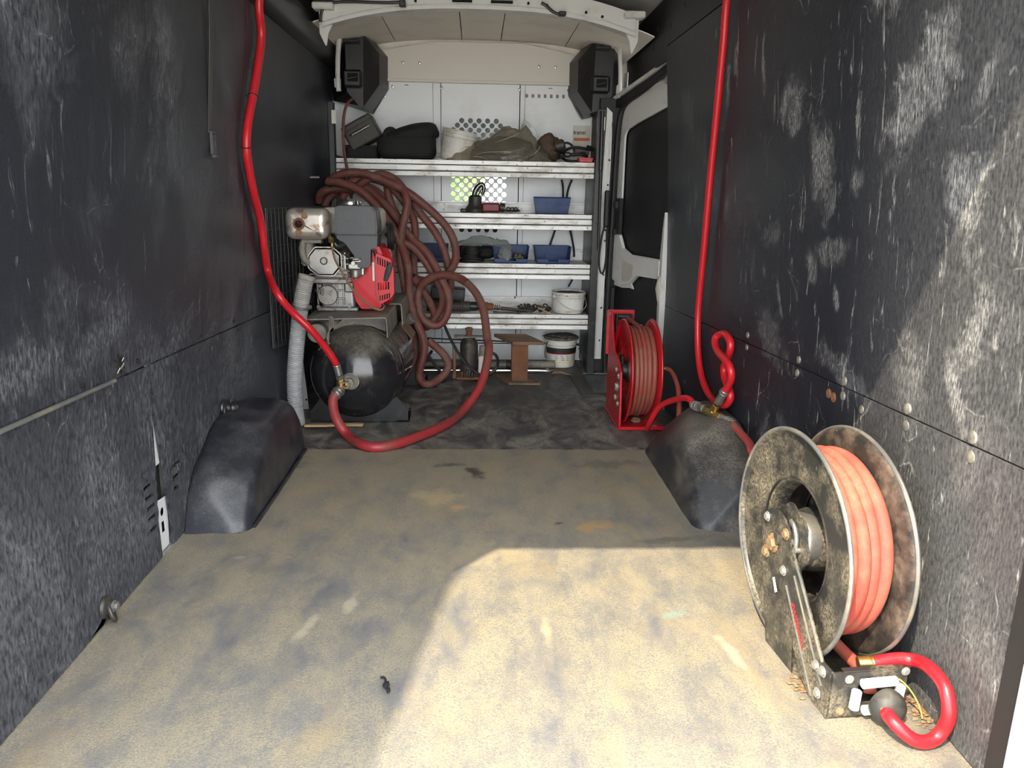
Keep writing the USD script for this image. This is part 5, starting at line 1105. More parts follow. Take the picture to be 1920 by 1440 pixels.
for y, dx in ((3.575, 0), (4.28, .035)):
    obj('foot', cat_(extrude(Polygon([(-.67 + dx, .003), (-.315 + dx, .003), (-.315 + dx, .055), (-.375 + dx, .125), (-.44 + dx, .08), (-.56 + dx, .035), (-.66 + dx, .08), (-.73 + dx, .12), (-.78 + dx, .05), (-.78 + dx, .003)]), .008, (0, y - .05, 0), (1, 0, 0), (0, 0, 1), (0, 1, 0)), rbox(-.375 + dx - .005, -.315 + dx, y - .05, y + .05, .002, .010), extrude(Polygon([(y - .05, .01), (y + .05, .01), (y + .05, .05), (y - .05, .056)]), .006, (-.321 + dx, 0, 0), (0, 1, 0), (0, 0, 1), (1, 0, 0))), 'black_plastic', ac, smooth=False)
dk = extrude(Polygon([(-.775, .502), (-.412, .514), (-.404, .508), (-.400, .420), (-.405, .420), (-.409, .504), (-.414, .508), (-.775, .496)]), .42, (0, 3.455, 0), (1, 0, 0), (0, 0, 1), (0, 1, 0))
dk2 = extrude(Polygon([(-.76, .510), (-.385, .520), (-.374, .512), (-.370, .410), (-.376, .410), (-.381, .508), (-.388, .513), (-.76, .504)]), .42, (0, 3.86, 0), (1, 0, 0), (0, 0, 1), (0, 1, 0))
obj('deck', cat_(dk, dk2), 'steel_dusty', ac, smooth=False, label='dusty folded steel engine deck')
obj('saddle', (extrude(Polygon([(-.72, .40), (-.60, .50), (-.43, .50), (-.43, .42), (-.50, .445), (-.62, .445)]), .006, (0, 3.62, 0), (1, 0, 0), (0, 0, 1), (0, 1, 0))), 'steel_dusty', ac, smooth=False)
obj('saddle', extrude(Polygon([(-.72, .40), (-.60, .50), (-.43, .50), (-.43, .42), (-.50, .445), (-.62, .445)]), .006, (0, 4.2, 0), (1, 0, 0), (0, 0, 1), (0, 1, 0)), 'steel_dusty', ac, smooth=False)
obj('wire_tie', cat_([tube([(-.655 + .004 * k, 3.452, .515), (-.660 + .006 * k, 3.448, .47), (-.665 - .004 * k, 3.452, .43), (-.668 + .004 * k, 3.45, .39)], .0022, 6) for k in range(3)] + [tube([(-.667, 3.45, .40), (-.69, 3.455, .385), (-.715, 3.46, .36)], .0022, 6), tube([(-.667, 3.45, .40), (-.675, 3.455, .36), (-.685, 3.455, .335)], .002, 6)] + [ring((-.655, 3.452, .505), (.4, 1, 0), .012, .002, 18, 6)]), 'steel_dusty', ac, label='twisted tie wire')
obj('pump_head', cat_(rbox_s(-.80, -.64, 3.62, 3.95, .38, .48, .035), cyl((-.74, 3.55, .42), (-.74, 3.62, .42), .045)), 'steel_dusty', ac, smooth=40)

# engine: crankcase with its parts
ec = [rbox_s(-.735, -.575, 3.66, 3.92, .515, .665, .018), rbox(-.755, -.56, 3.65, 3.95, .507, .530, .006)]
ec += [cyl((-.752, 3.70, .62), (-.56, 3.70, .62), .032), cyl((-.70, 3.64, .585), (-.70, 3.70, .585), .048), cyl((-.755, 3.70, .605), (-.715, 3.64, .60), .018)]
ec += [rbox(-.752 + .03 * k, -.742 + .03 * k, 3.652, 3.70, .54, .64, .002) for k in range(5)]
ec += [hexbolt((x_, 3.645, z_), (0, -1, 0), .0075, .006) for x_, z_ in ((-.745, .66), (-.60, .655), (-.745, .53), (-.60, .535), (-.66, .665))]
ec += [tube([(-.74, 3.655, .645), (-.71, 3.64, .655), (-.66, 3.64, .65), (-.61, 3.65, .655)], .010, 8), rbox(-.70, -.58, 3.65, 3.70, .655, .675, .004), rbox(-.62, -.575, 3.635, 3.70, .60, .65, .006)]
ec += [rbox(-.75, -.62, 3.645, 3.70, .565, .574, .002), rbox(-.69, -.60, 3.645, 3.70, .605, .612, .002)]
eng = obj('engine', cat_(ec), 'alu', ac, smooth=35, label='small petrol engine with a grey cast crankcase')
tl = lambda q: q
# tilted cylinder with cooling fins and valve cover (axis leans to the camera's left and up)
cax = np.array([-.42, -.30, .42]); cax /= np.linalg.norm(cax)
obj('cylinder', cat_([rbox_s(-.765, -.59, 3.64, 3.90, .655, .79, .02)] + [rbox(-.785 + .004 * k, -.575, 3.632, 3.86, .664 + .0165 * k, .671 + .0165 * k, .002) for k in range(3)] + [rbox(-.79, -.60, 3.625, 3.80, .64, .668, .006)]), 'alu', eng, smooth=35)
vc = [(-.072, -.028), (-.072, .024), (-.040, .062), (.040, .062), (.074, .030), (.074, -.022), (.040, -.062), (-.030, -.062)]
vcp = rpoly(vc, .010)
o = np.array([-.702, 3.60, .745])
vcm = [extrude(vcp.buffer(.006), .020, o + (0, .012, 0), (1, 0, 0), (0, 0, 1), (0, 1, 0))]
for k, (s, d) in enumerate(((0, .012), (-.006, .004), (-.011, -.002))):
    vcm.append(extrude(vcp.buffer(s), .012, o + (0, d, 0), (1, 0, 0), (0, 0, 1), (0, 1, 0)))
vcm.append(lathe([(0, -.002), (.016, -.002), (.018, .003), (.012, .008), (0, .008)], o + (0, -.002, .004), (0, -1, 0), 24))
vcm.append(hexbolt(o + (0, -.008, .004), (0, -1, 0), .009, .006))
obj('valve_cover', cat_(vcm), 'silver', eng, smooth=40, label='silver eight-sided valve cover')
# muffler
mf = rbox_s(-.864, -.668, 3.553, 3.68, .846, .986, .040)
obj('muffler_seam', tube([(-.862, 3.59, .955), (-.82, 3.5535, .935), (-.765, 3.552, .905), (-.70, 3.555, .865)], .0022, 6), 'rust_dark', eng)
obj('muffler', mf, 'muffler', eng, smooth=50, label='heat-stained muffler box')
obj('muffler_bolt', cat_(hexbolt((-.771, 3.553, .952), (0, -1, 0), .011, .006)), 'bolt_rusty', eng)
obj('muffler_bolt', cat_(hexbolt((-.800, 3.553, .878), (0, -1, 0), .011, .006)), 'bolt_rusty', eng)
obj('exhaust_outlet', cat_(lathe([(.0165, .0), (.0165, .008), (.0135, .009), (.013, .002), (0, .002)], (-.797, 3.551, .916), (0, -1, 0), 24)), 'void_dark', eng, smooth=40, label='sooty exhaust hole')
obj('exhaust_rust', cat_(lathe([(0.015, 0), (.027, .0012), (.025, .003), (.015, .003)], (-.797, 3.5525, .916), (0, -1, 0), 24)), 'rust', eng)
obj('manifold', cat_(rbox_s(-.815, -.755, 3.62, 3.74, .72, .845, .02), rbox(-.80, -.71, 3.60, 3.64, .828, .846, .003), tube([(-.79, 3.62, .84), (-.80, 3.61, .80), (-.79, 3.61, .755), (-.765, 3.62, .74)], .016, 10)), 'steel_dusty', eng, smooth=40)
obj('fuel_tank', cat_(rbox_s(-.74, -.455, 3.74, 3.98, .862, .986, .030), lathe([(0, 0), (.045, 0), (.047, .01), (.047, .024), (.042, .03), (0, .03)], (-.607, 3.86, .982), (0, 0, 1), 30)), 'cream', eng, smooth=50, label='cream fuel tank')
obj('fuel_cap', cat_(lathe([(0, 0), (.050, 0), (.052, .006), (.050, .020), (.046, .024), (0, .024)], (-.605, 3.80, .996), (0, 0, 1), 32)), 'chrome', eng, smooth=40, label='chrome fuel cap')
# air cleaner: squarish case with a tapering lower duct
acp = rpoly([(-.640, .868), (-.640, .985), (-.625, .998), (-.478, .998), (-.458, .975), (-.450, .90), (-.455, .868)], .012)
acl = rpoly([(-.640, .872), (-.452, .872), (-.456, .818), (-.485, .805), (-.488, .74), (-.500, .722), (-.545, .722), (-.560, .775), (-.600, .832), (-.636, .852)], .006)
obj('air_cleaner', cat_(extrude(acp, .17, (0, 3.57, 0), (1, 0, 0), (0, 0, 1), (0, 1, 0)), extrude(acp.buffer(-.006), .01, (0, 3.563, 0), (1, 0, 0), (0, 0, 1), (0, 1, 0)), extrude(acl, .15, (0, 3.582, 0), (1, 0, 0), (0, 0, 1), (0, 1, 0)), rbox(-.645, -.447, 3.568, 3.74, .868, .876, .003)), 'grey_plastic', eng, smooth=35, label='grey plastic air cleaner case')
# red blower housing seen edge-on with the recoil cover at its right
bhp = rpoly([(-.605, .690), (-.57, .705), (-.555, .74), (-.50, .82), (-.455, .815), (-.44, .78), (-.42, .62), (-.44, .545), (-.46, .522), (-.545, .522), (-.57, .56), (-.585, .62)], .012)
obj('blower_housing', cat_(extrude(bhp, .24, (0, 3.645, 0), (1, 0, 0), (0, 0, 1), (0, 1, 0)), cyl((-.585, 3.70, .60), (-.44, 3.70, .60), .045)), 'engine_red', eng, smooth=40, label='bright red blower housing')
obj('sticker', rbox(-.488, -.478, 3.6425, 3.645, .655, .742, .0004), 'label_white', eng)
obj('shroud_band', tube([(-.475, 3.63, .80), (-.462, 3.63, .72), (-.462, 3.63, .64), (-.452, 3.63, .57), (-.43, 3.635, .535)], .008, 8), 'black_plastic', eng)
rc = lathe([(0, .0), (.13, 0), (.138, .008), (.138, .030), (.128, .046), (.10, .058), (.05, .064), (0, .064)], (-.462, 3.76, .665), (1, 0, 0), 48)
rc = trimesh.Trimesh(rc.vertices, rc.faces)
obj('recoil_cover', rc, 'engine_red', eng, smooth=45, label='red slotted recoil starter cover')
fan = []
for a0, n, rr in ((2.55, 6, .112), (3.35, 6, .118), (4.05, 6, .112)):
    pass
# slotted face of the housing turned to the camera
fc = rpoly([(-.470, .775), (-.462, .785), (-.40, .757), (-.388, .72), (-.386, .60), (-.405, .575), (-.455, .545), (-.470, .60)], .006)
sl = []
for (x0, z0, n, w, h, dx, dz) in ((-.462, .735, 6, .006, .034, .0108, -.0045), (-.462, .615, 5, .007, .034, .0115, .001), (-.455, .565, 5, .006, .024, .0108, .003)):
    sl += [Polygon([(x0 + k * dx, z0 + k * dz), (x0 + k * dx + w, z0 + k * dz), (x0 + k * dx + w, z0 + k * dz + h), (x0 + k * dx, z0 + k * dz + h)]) for k in range(n)]
obj('grille', extrude(fc.difference(unary_union(sl)), .006, (0, 3.622, 0), (1, 0, 0), (0, 0, 1), (0, 1, 0)), 'engine_red', eng, smooth=False, label='red slotted cooling grille')
obj('grille_back', extrude(fc.buffer(-.004), .004, (0, 3.632, 0), (1, 0, 0), (0, 0, 1), (0, 1, 0)), 'void_dark', eng)
obj('starter_grip', tube([(-.425, 3.612, .66), (-.412, 3.606, .70), (-.398, 3.606, .74)], [.010, .014, .012], 10), 'grey_plastic', eng, label='grey starter pull grip')
# carburettor
obj('carburettor', cat_(lathe([(0, 0), (.014, 0), (.024, .006), (.026, .02), (.026, .036), (.028, .04), (0, .04)], (-.560, 3.60, .672), (0, 0, 1), 24), rbox(-.592, -.53, 3.585, 3.66, .712, .742, .006), cyl((-.565, 3.57, .742), (-.565, 3.60, .742), .010), cyl((-.60, 3.60, .735), (-.52, 3.60, .735), .006), cyl((-.525, 3.59, .69), (-.525, 3.59, .72), .013), rbox(-.57, -.53, 3.58, 3.62, .745, .765, .003), cyl((-.62, 3.60, .76), (-.56, 3.60, .765), .005), rbox(-.61, -.60, 3.59, 3.64, .71, .79, .002), hexbolt((-.56, 3.60, .672), (0, 0, -1), .008, .006)), 'silver', eng, smooth=35, label='carburettor with a round float bowl')
obj('linkage', cat_(tube([(-.62, 3.60, .80), (-.60, 3.585, .775), (-.56, 3.58, .755), (-.53, 3.58, .765)], .003, 6), tube([(-.65, 3.60, .83), (-.63, 3.60, .815), (-.60, 3.60, .83), (-.57, 3.60, .81)], .013, 10), rbox(-.56, -.51, 3.60, 3.66, .742, .79, .005), rbox(-.545, -.515, 3.59, 3.60, .70, .76, .003)), 'black_plastic', eng)
obj('fuel_line', tube([(-.655, 3.56, .835), (-.652, 3.555, .80), (-.640, 3.55, .755), (-.622, 3.55, .72), (-.583, 3.55, .650), (-.545, 3.55, .60), (-.505, 3.55, .562), (-.465, 3.55, .537), (-.440, 3.555, .533), (-.428, 3.565, .545)], .0048, 8), 'rust_plate', eng, label='brown oil line')
obj('line_fitting', cat_(cyl((-.655, 3.56, .812), (-.655, 3.56, .842), .007), lathe([(0, 0), (.013, 0), (.013, .016), (0, .016)], (-.657, 3.56, .838), (0, -.5, 1), 6), cyl((-.66, 3.575, .845), (-.662, 3.55, .862), .008)), 'brass', eng, label='brass elbow fitting')
obj('pulley', cat_(ring((-.437, 3.92, .845), (1, .1, 0), .058, .010, 36, 8), ring((-.422, 3.92, .845), (1, .1, 0), .058, .010, 36, 8), ring((-.430, 3.92, .845), (1, .1, 0), .040, .010, 30, 8)), 'black_matte', ac, label='black pulley rings behind the air cleaner')
# wire guard over the belt on the wall side
gz0, gz1 = .375, .985
ga, gb, gc = np.array([-.908, 3.42, 0]), np.array([-.770, 3.86, 0]), np.array([-.770, 4.24, 0])
wires = []
for k in np.linspace(.03, .97, 15):
    q = ga + (gb - ga) * k
    wires.append(cyl(q + (0, 0, gz0), q + (0, 0, gz1), .0016, 6))
for k in np.linspace(.08, .97, 9):
    q = gb + (gc - gb) * k
    wires.append(cyl(q + (0, 0, gz0), q + (0, 0, gz1), .0016, 6))
for z in np.linspace(gz0 + .02, gz1 - .02, 9):
    wires.append(tube([ga + (0, 0, z), gb + (0, 0, z), gc + (0, 0, z)], .0018, 6, smooth=False))
wg = obj('wire_guard', cat_(wires), 'guard_black', ac, label='black wire belt guard', kind='stuff')
obj('guard_frame', cat_(tube([ga + (0, 0, gz0), ga + (0, 0, gz1), gb + (0, 0, gz1), gc + (0, 0, gz1), gc + (0, 0, gz0), gb + (0, 0, gz0), ga + (0, 0, gz0)], .0038, 6, smooth=False)), 'guard_black', wg)
obj('flywheel', cat_(lathe([(.15, 0), (.16, .004), (.16, .036), (.15, .04), (.15, 0)], (-.885, 3.90, .55), (1, 0, 0), 40), cyl((-.885, 3.90, .55), (-.845, 3.90, .55), .035), *[rot(rbox(-.878, -.858, 3.89, 3.91, .55, .705, .003), k * 2 * PI / 5, [1, 0, 0], [-.87, 3.9, .55]) for k in range(5)]), 'black_plastic', ac, smooth=35)

# ---- hose fittings on the tank belong to the hoses
t = thing('grey_duct_hose', 'grey ribbed flexible duct standing upright beside the tank', 'duct', (-.80, 3.45, 0))
DP = spline([(-.828, 3.47, .004), (-.833, 3.46, .11), (-.826, 3.45, .25), (-.806, 3.44, .40), (-.785, 3.43, .53), (-.760, 3.42, .64), (-.744, 3.42, .698)], .002)
s = np.r_[0, np.cumsum(np.linalg.norm(np.diff(DP, axis=0), axis=1))]
R_ = .0335 + .0018 * np.sin(s * 2 * PI / .0085)
obj('duct', tube(DP, R_, 28, smooth=False), 'duct', t, smooth=60)
td = DP[-1] - DP[-6]; td /= np.linalg.norm(td)
obj('mouth', cat_(lathe([(.036, -.012), (.0365, .004), (.031, .0045), (.030, -.002), (0, -.003)], DP[-1], td, 28)), 'duct', t)
obj('mouth_dark', cyl(DP[-1] + td * .0005, DP[-1] + td * .0015, .0295, 28), 'void_dark', t)
ci = int(len(DP) * .80)
cd = DP[ci + 1] - DP[ci - 1]
obj('hose_clamp', cat_(lathe([(.036, -.007), (.0385, -.007), (.0385, .007), (.036, .007)], DP[ci], cd, 28), hexbolt(DP[ci] + (.038, -.012, 0), (1, -.3, 0), .009, .012)), 'rim_worn', t, label='worm-drive clamp')
t = thing('metal_offcut', 'pale grey sheet-metal offcut standing behind the duct by the tank', 'sheet', (-.85, 3.74, 0))
obj('sheet', extrude(Polygon([(-.90, .0), (-.835, .0), (-.842, .10), (-.858, .28), (-.90, .30)]), .004, (0, 3.74, .001), (1, 0, 0), (0, .05, 1), (0, 1, 0)), 'duct', t, smooth=False)
obj('hole', cyl((-.845, 3.738, .05), (-.845, 3.742, .05), .005, 10), 'void_dark', t)
t = thing('wood_strip', 'splintered strip of bare wood lying in front of the tank foot', 'wood strip', (-.65, 3.445, 0))
obj('strip', extrude(Polygon([(-.79, 3.425), (-.70, 3.430), (-.63, 3.44), (-.525, 3.442), (-.522, 3.462), (-.60, 3.465), (-.66, 3.458), (-.74, 3.452), (-.795, 3.44)]), .010, (0, 0, .004), (1, 0, 0), (0, 1, 0), (0, 0, 1)), 'wood', t, smooth=False)

# ================================================================ hoses
t = thing('red_air_hose', 'red air hose sagging down the wall to the tank fitting', 'hose', HOSE_L[-1])
obj('tube', tube([(-.805, 3.20, 2.005), (-.815, 3.207, 1.91)] + HOSE_L, .0158, 16), 'hose_red', t, smooth=60)
e = np.array(HOSE_L[-1]); f1 = np.array([-.613, 3.385, .262])
obj('ferrule', cat_(cyl(e + (e - f1) * .2, f1, .0165), ring(e, f1 - e, .0165, .003, 24, 8)), 'silver', t, label='crimped silver ferrule')
f2 = np.array([-.609, 3.398, .224])
obj('swivel_nut', cat_(lathe([(0, 0), (.0175, 0), (.0175, .02), (.0145, .024), (0, .024)], f1, f2 - f1, 6), cyl(f1, f2, .011)), 'silver', t)
obj('tee', cat_(cyl(f2 + (-.002, 0, .008), (-.604, 3.372, .184), .0165), cyl(f2 - (0, 0, .015), pt - ad * .05, .015), lathe([(0, 0), (.020, 0), (.020, .016), (0, .016)], f2 + (.0, 0, .004), (.005, -.03, -.04), 6)), 'brass', t, label='brass tee')
for i in (4, 6):
    c = np.array(HOSE_L[i]); d = np.array(HOSE_L[i + 1]) - c
    obj('cable_tie', cat_(ring(c, d, .0172, .0022, 24, 6), cyl(c + (-.016, -.004, 0), c + (-.026, -.015, -.002), .002)), 'black_matte', t)

t = thing('brown_air_hose', 'long rust-brown air hose hung in tangled loops and run to the tank along the floor', 'hose', (-.3, 4.2, 0))
feed = np.vstack([np.array(CT)[:-2], ])
obj('feed_run', tube(list(map(tuple, CT[:-1])) + C6[::-1][:4], .0215, 16), 'hose_feed', t, smooth=60, label='red-dusted run along the floor')
for nm, P in (('loop', C1), ('loop', C2), ('loop', C3), ('loop', C4), ('loop', C5), ('loop', C6[:-3]), ('loop', C7), ('loop', C8), ('loop', C9)):
    obj(nm, tube(P, .0222, 14), 'hose_brown', t, smooth=60)
extra = [[(-.75, 4.44, 1.02), (-.66, 4.45, 1.09), (-.56, 4.46, 1.06), (-.50, 4.46, .98), (-.46, 4.46, .86), (-.43, 4.46, .74), (-.41, 4.45, .60), (-.38, 4.44, .48)],
         [(-.70, 4.40, 1.10), (-.60, 4.42, 1.13), (-.50, 4.44, 1.10), (-.42, 4.45, 1.02), (-.36, 4.45, .92), (-.35, 4.45, .80), (-.36, 4.45, .68), (-.35, 4.45, .55)],
         [(-.86, 4.50, .95), (-.84, 4.50, 1.02), (-.78, 4.50, 1.06), (-.70, 4.49, 1.05)]]
for P in extra:
    obj('loop', tube(P, .0215, 12), 'hose_brown', t, smooth=60)
e = np.array(CT[0])
obj('ferrule', cat_(cyl(e + (-.008, -.012, -.012), e + (.012, .02, .012), .0235), cyl(e, (-.603, 3.374, .188), .018), ring(e + (.004, .006, .004), (.5, .7, .5), .0235, .003, 24, 8), ring(e + (-.004, -.006, -.006), (.5, .7, .5), .0235, .003, 24, 8)), 'silver', t, label='silver hose ferrule at the tank')

t = thing('twisted_air_hose', 'bright red air hose dropping down the wall and twisted back through itself above the tee', 'hose', HOSE_R[14])
obj('tube', tube([(.845, 2.83, 2.0), (.854, 2.846, 1.89)] + HOSE_R, .0136, 16, step=.008), 'hose_red', t, smooth=60)
T_ = np.array([.890, 2.744, .282])
e = np.array([.900, 2.665, .385])
e = np.array(HOSE_R[-1])
j = np.array([.893, 2.715, .318])
obj('ferrule', cat_(cyl(e + (e - j) * .1, e + (j - e) * .62, .0150), ring(e + (j - e) * .1, j - e, .0148, .003, 20, 8)), 'silver', t, label='silver crimped ferrule')
obj('nut', lathe([(0, 0), (.0165, 0), (.0165, .02), (.013, .024), (0, .024)], e + (j - e) * .58, j - e, 6), 'silver', t)

t = thing('brass_tee', 'brass hose tee joining three red hoses over the wheel arch', 'tee fitting', T_)
lx, rx = np.array(HOSE_TL[0]), np.array(HOSE_TR[0])
Lj, Rj = np.array([.866, 2.774, .284]), np.array([.910, 2.712, .270])
obj('body', cat_(cyl(Lj, Rj, .0165, 6), cyl(T_, j, .0150, 6), sphull([(T_[0], T_[1], T_[2], .018)])), 'brass', t, smooth=30)
for a, b, nm in ((Lj, lx, 'ferrule'), (Rj, rx, 'ferrule')):
    d = (b - a)
    obj(nm, cat_(cyl(a, a + d * .45, .0145), cyl(a + d * .40, b + d * .05, .0165), ring(a + d * .55, d, .0165, .0028, 20, 8), ring(a + d * .8, d, .0165, .0028, 20, 8)), 'steel_dusty', t, label='dulled hose ferrule')
obj('dust_cap', cyl(T_ + (.012, .01, .004), T_ + (.046, .03, .012), .0135), 'black_plastic', t)
t = thing('red_hose_link', 'short red hose arching from the brass tee over the wheel arch to the red reel', 'hose', HOSE_TL[4])
TLz = [(x, y, z + (.022 if 0 < k < 5 else .006)) for k, (x, y, z) in enumerate(HOSE_TL)]
obj('tube', tube([tuple(lx)] + TLz[1:], .0128, 14), 'hose_red', t, smooth=60)
t = thing('dusty_hose_link', 'dusty red hose sloping from the brass tee towards the black reel', 'hose', HOSE_TR[2])
obj('tube', tube([tuple(rx)] + HOSE_TR[2:] + [(.875, 1.96, .36), (.93, 1.75, .33)], .0128, 14), 'hose_red_dusty', t, smooth=60)
t = thing('faded_hose_link', 'faded red hose bending down the wall from the red reel hub', 'hose', HOSE_RS[0])
obj('tube', tube(HOSE_RS + [(.89, 3.20, .10), (.885, 3.17, .05), (.885, 3.165, .014)], .0118, 14), 'hose_reel', t, smooth=60)
obj('ferrule', cat_(cyl((.865, 3.56, .262), (.905, 3.56, .263), .0135), lathe([(0, 0), (.015, 0), (.015, .014), (0, .014)], (.87, 3.56, .2625), (1, 0, 0), 6)), 'brass', t)


# ================================================================ hose reels
def put_local(mesh, c, ang):
    q = mesh.copy()
    q.apply_transform(trimesh.transformations.rotation_matrix(ang, [0, 0, 1]))
    q.apply_translation(c)
    return q


def flange(s, x, R, r_in, depth):
    """pressed disc at local x; s = +1 faces +x (outside), its drum recess goes inwards"""
    pr = [(R + .002, .004), (R + .003, .009), (R - .002, .012), (R - .007, .008), (R - .010, .001), (R * .78, -.003), (r_in + .012, -.006), (r_in, -.012), (r_in - .006, -depth), (r_in - .010, -depth), (r_in - .002, -.016), (r_in + .010, -.012), (R * .78, -.007), (R - .010, -.004), (R - .003, .002)]
    return lathe(pr, (x, 0, 0), (s, 0, 0), 72, closed=True)


def winding(x0, x1, r, n, R, seed, wob=.003):
    ms = []
    g = np.random.default_rng(seed)
    for k in range(n):
        xc = x0 + (x1 - x0) * (k + .5) / n
        a = np.linspace(0, 2 * PI, 90, endpoint=False)
        w1, w2, ph = g.uniform(-wob, wob), g.uniform(-.003, .003), g.uniform(0, 6)
        P = np.stack([xc + w1 * np.sin(a + ph) + .004 * np.sin(2 * a + ph) * (wob > .004), (R + w2 + .003 * np.sin(a * 2 + ph)) * np.cos(a), (R + w2 + .003 * np.sin(a * 2 + ph)) * np.sin(a)], 1)
        ms.append(tube(P, r, 12, smooth=False, closed=True))
    return ms


# ---- black reel by the open end
c0, yaw = np.array([.808, 1.643, 0]), math.radians(5)
cz = .287
br = thing('black_hose_reel', 'black sprung hose reel of faded red hose bolted down by the open end', 'hose reel', c0)
L_ = lambda q: put_local(q, c0, yaw)
Z_ = lambda q: q.apply_translation((0, 0, cz)) if True else q
fL = flange(-1, -.065, .262, .140, .050); Z_(fL)
fR = flange(1, .065, .262, .140, .030); Z_(fR)
f = obj('flange', L_(fL), 'reel_black', br, smooth=40, label='dusty dished disc')
obj('rim', L_(ring((-.073, 0, cz), (1, 0, 0), .2625, .0052, 80, 10)), 'rim_worn', f, label='rim worn to bare metal')
f = obj('flange', L_(fR), 'reel_black_dark', br, smooth=40, label='brown-spattered dished disc by the wall')
obj('rim', L_(ring((.073, 0, cz), (1, 0, 0), .2625, .0052, 80, 10)), 'rim_worn', f)
obj('drum', L_(cat_(lathe([(.150, -.060), (.150, .060), (.146, .060), (.146, -.060)], (0, 0, cz), (1, 0, 0), 48, closed=True))), 'reel_black_dark', br, smooth=40)
obj('hub_plate', L_(cat_(lathe([(0, .045), (.134, .045), (.134, .050), (.06, .050), (0, .050)], (0, 0, cz), (1, 0, 0), 48), lathe([(0, -.040), (.070, -.040), (.075, -.02), (.075, .045), (0, .045)], (0, 0, cz), (1, 0, 0), 40))), 'reel_black', br, smooth=40)
for k, q in enumerate(winding(-.047, .050, .0158, 4, .205, 3, .004)):
    obj('hose_turn', L_(Z_(q)), 'hose_reel', br, smooth=60)
for k, q in enumerate(winding(-.046, .046, .0150, 4, .178, 6, .002)):
    obj('hose_turn', L_(Z_(q)), 'hose_reel_back', br, smooth=60)
obj('spring_case', L_(cat_(lathe([(0, -.075), (.052, -.072), (.060, -.062), (.062, -.050), (.062, -.03), (0, -.03)], (0, -.012, cz + .008), (1, 0, 0), 40))), 'silver', br, smooth=40, label='bright spring casing')
tp = []
for k in range(28):
    a = 2 * PI * k / 28
    rr = .088 if (k // 2) % 2 else .080
    tp.append((-.012 + rr * math.cos(a), cz + .008 + rr * math.sin(a) * 1.0))
obj('ratchet', L_(extrude(Polygon(tp).difference(Point(-.02, cz + .02).buffer(.035)), .004, (-.076, 0, 0), (0, 1, 0), (0, 0, 1), (1, 0, 0))), 'reel_black', br, smooth=False, label='toothed ratchet plate')
obj('pawl', L_(cat_(tube([(-.082, -.020, .345), (-.084, -.045, .335), (-.084, -.058, .305), (-.082, -.050, .275), (-.082, -.055, .255), (-.082, -.045, .235)], .0055, 8), rbox(-.086, -.078, -.060, -.030, .296, .306, .002), cyl((-.088, -.060, .290), (-.076, -.060, .290), .007))), 'silver', br, label='bright pawl lever')
obj('axle', L_(cat_(cyl((-.095, .020, cz - .005), (.075, .0, cz), .016))), 'dark_steel', br)
# side bracket: two legs from a rounded head
xa = -.090
head = unary_union([Point(.028, .280).buffer(.070, quad_segs=10)])
legA = Polygon([(.060, .21), (-.038, .300), (-.070, .272), (-.100, .246), (-.224, .114), (-.262, .113), (-.262, .002), (-.192, .002), (-.146, .027), (-.097, .078), (-.03, .16)])
legB = Polygon([(.097, .275), (.085, .19), (.055, .08), (.028, .002), (-.103, .002), (-.088, .105), (-.04, .22)])
obj('bracket_leg', L_(extrude(unary_union([head, legA]).buffer(-.004).buffer(.004), .005, (xa, 0, 0), (0, 1, 0), (0, 0, 1), (1, 0, 0))), 'reel_black', br, smooth=False, label='front leg with red lettering')
obj('bracket_leg', L_(cat_(extrude(legB, .004, (xa + .0055, 0, 0), (0, 1, 0), (0, 0, 1), (1, 0, 0)), extrude(Polygon([(-.103, .002), (-.088, .105), (-.083, .105), (-.098, .002)]), .020, (xa + .0055, 0, 0), (0, 1, 0), (0, 0, 1), (1, 0, 0)), extrude(Polygon([(.028, .002), (.085, .19), (.09, .19), (.033, .002)]), .018, (xa + .0055, 0, 0), (0, 1, 0), (0, 0, 1), (1, 0, 0)))), 'reel_black', br, smooth=False)
obj('leg_fold', L_(cat_(tube([(xa - .001, -.072, .270), (xa - .001, -.102, .244), (xa - .001, -.226, .113)], .003, 6, smooth=False), tube([(xa - .001, -.045, .195), (xa - .001, -.200, .012)], .0022, 6, smooth=False), tube([(xa - .001, -.075, .235), (xa - .001, -.232, .06)], .0022, 6, smooth=False))), 'rim_worn', br)
for y, z, r, mt_ in ((.075, .315, .0095, 'bolt_zinc'), (-.021, .312, .0105, 'bolt_rusty'), (.033, .265, .0175, 'bolt_rusty'), (.064, .229, .012, 'bolt_rusty'), (-.027, .223, .0095, 'bolt_zinc'), (-.205, .092, .0095, 'bolt_zinc'), (-.232, .095, .0095, 'bolt_zinc'), (-.222, .036, .0095, 'bolt_zinc')):
    obj('bolt', L_(hexbolt((xa, y, z), (-1, 0, 0), r, r * .75)), mt_, br, smooth=False)
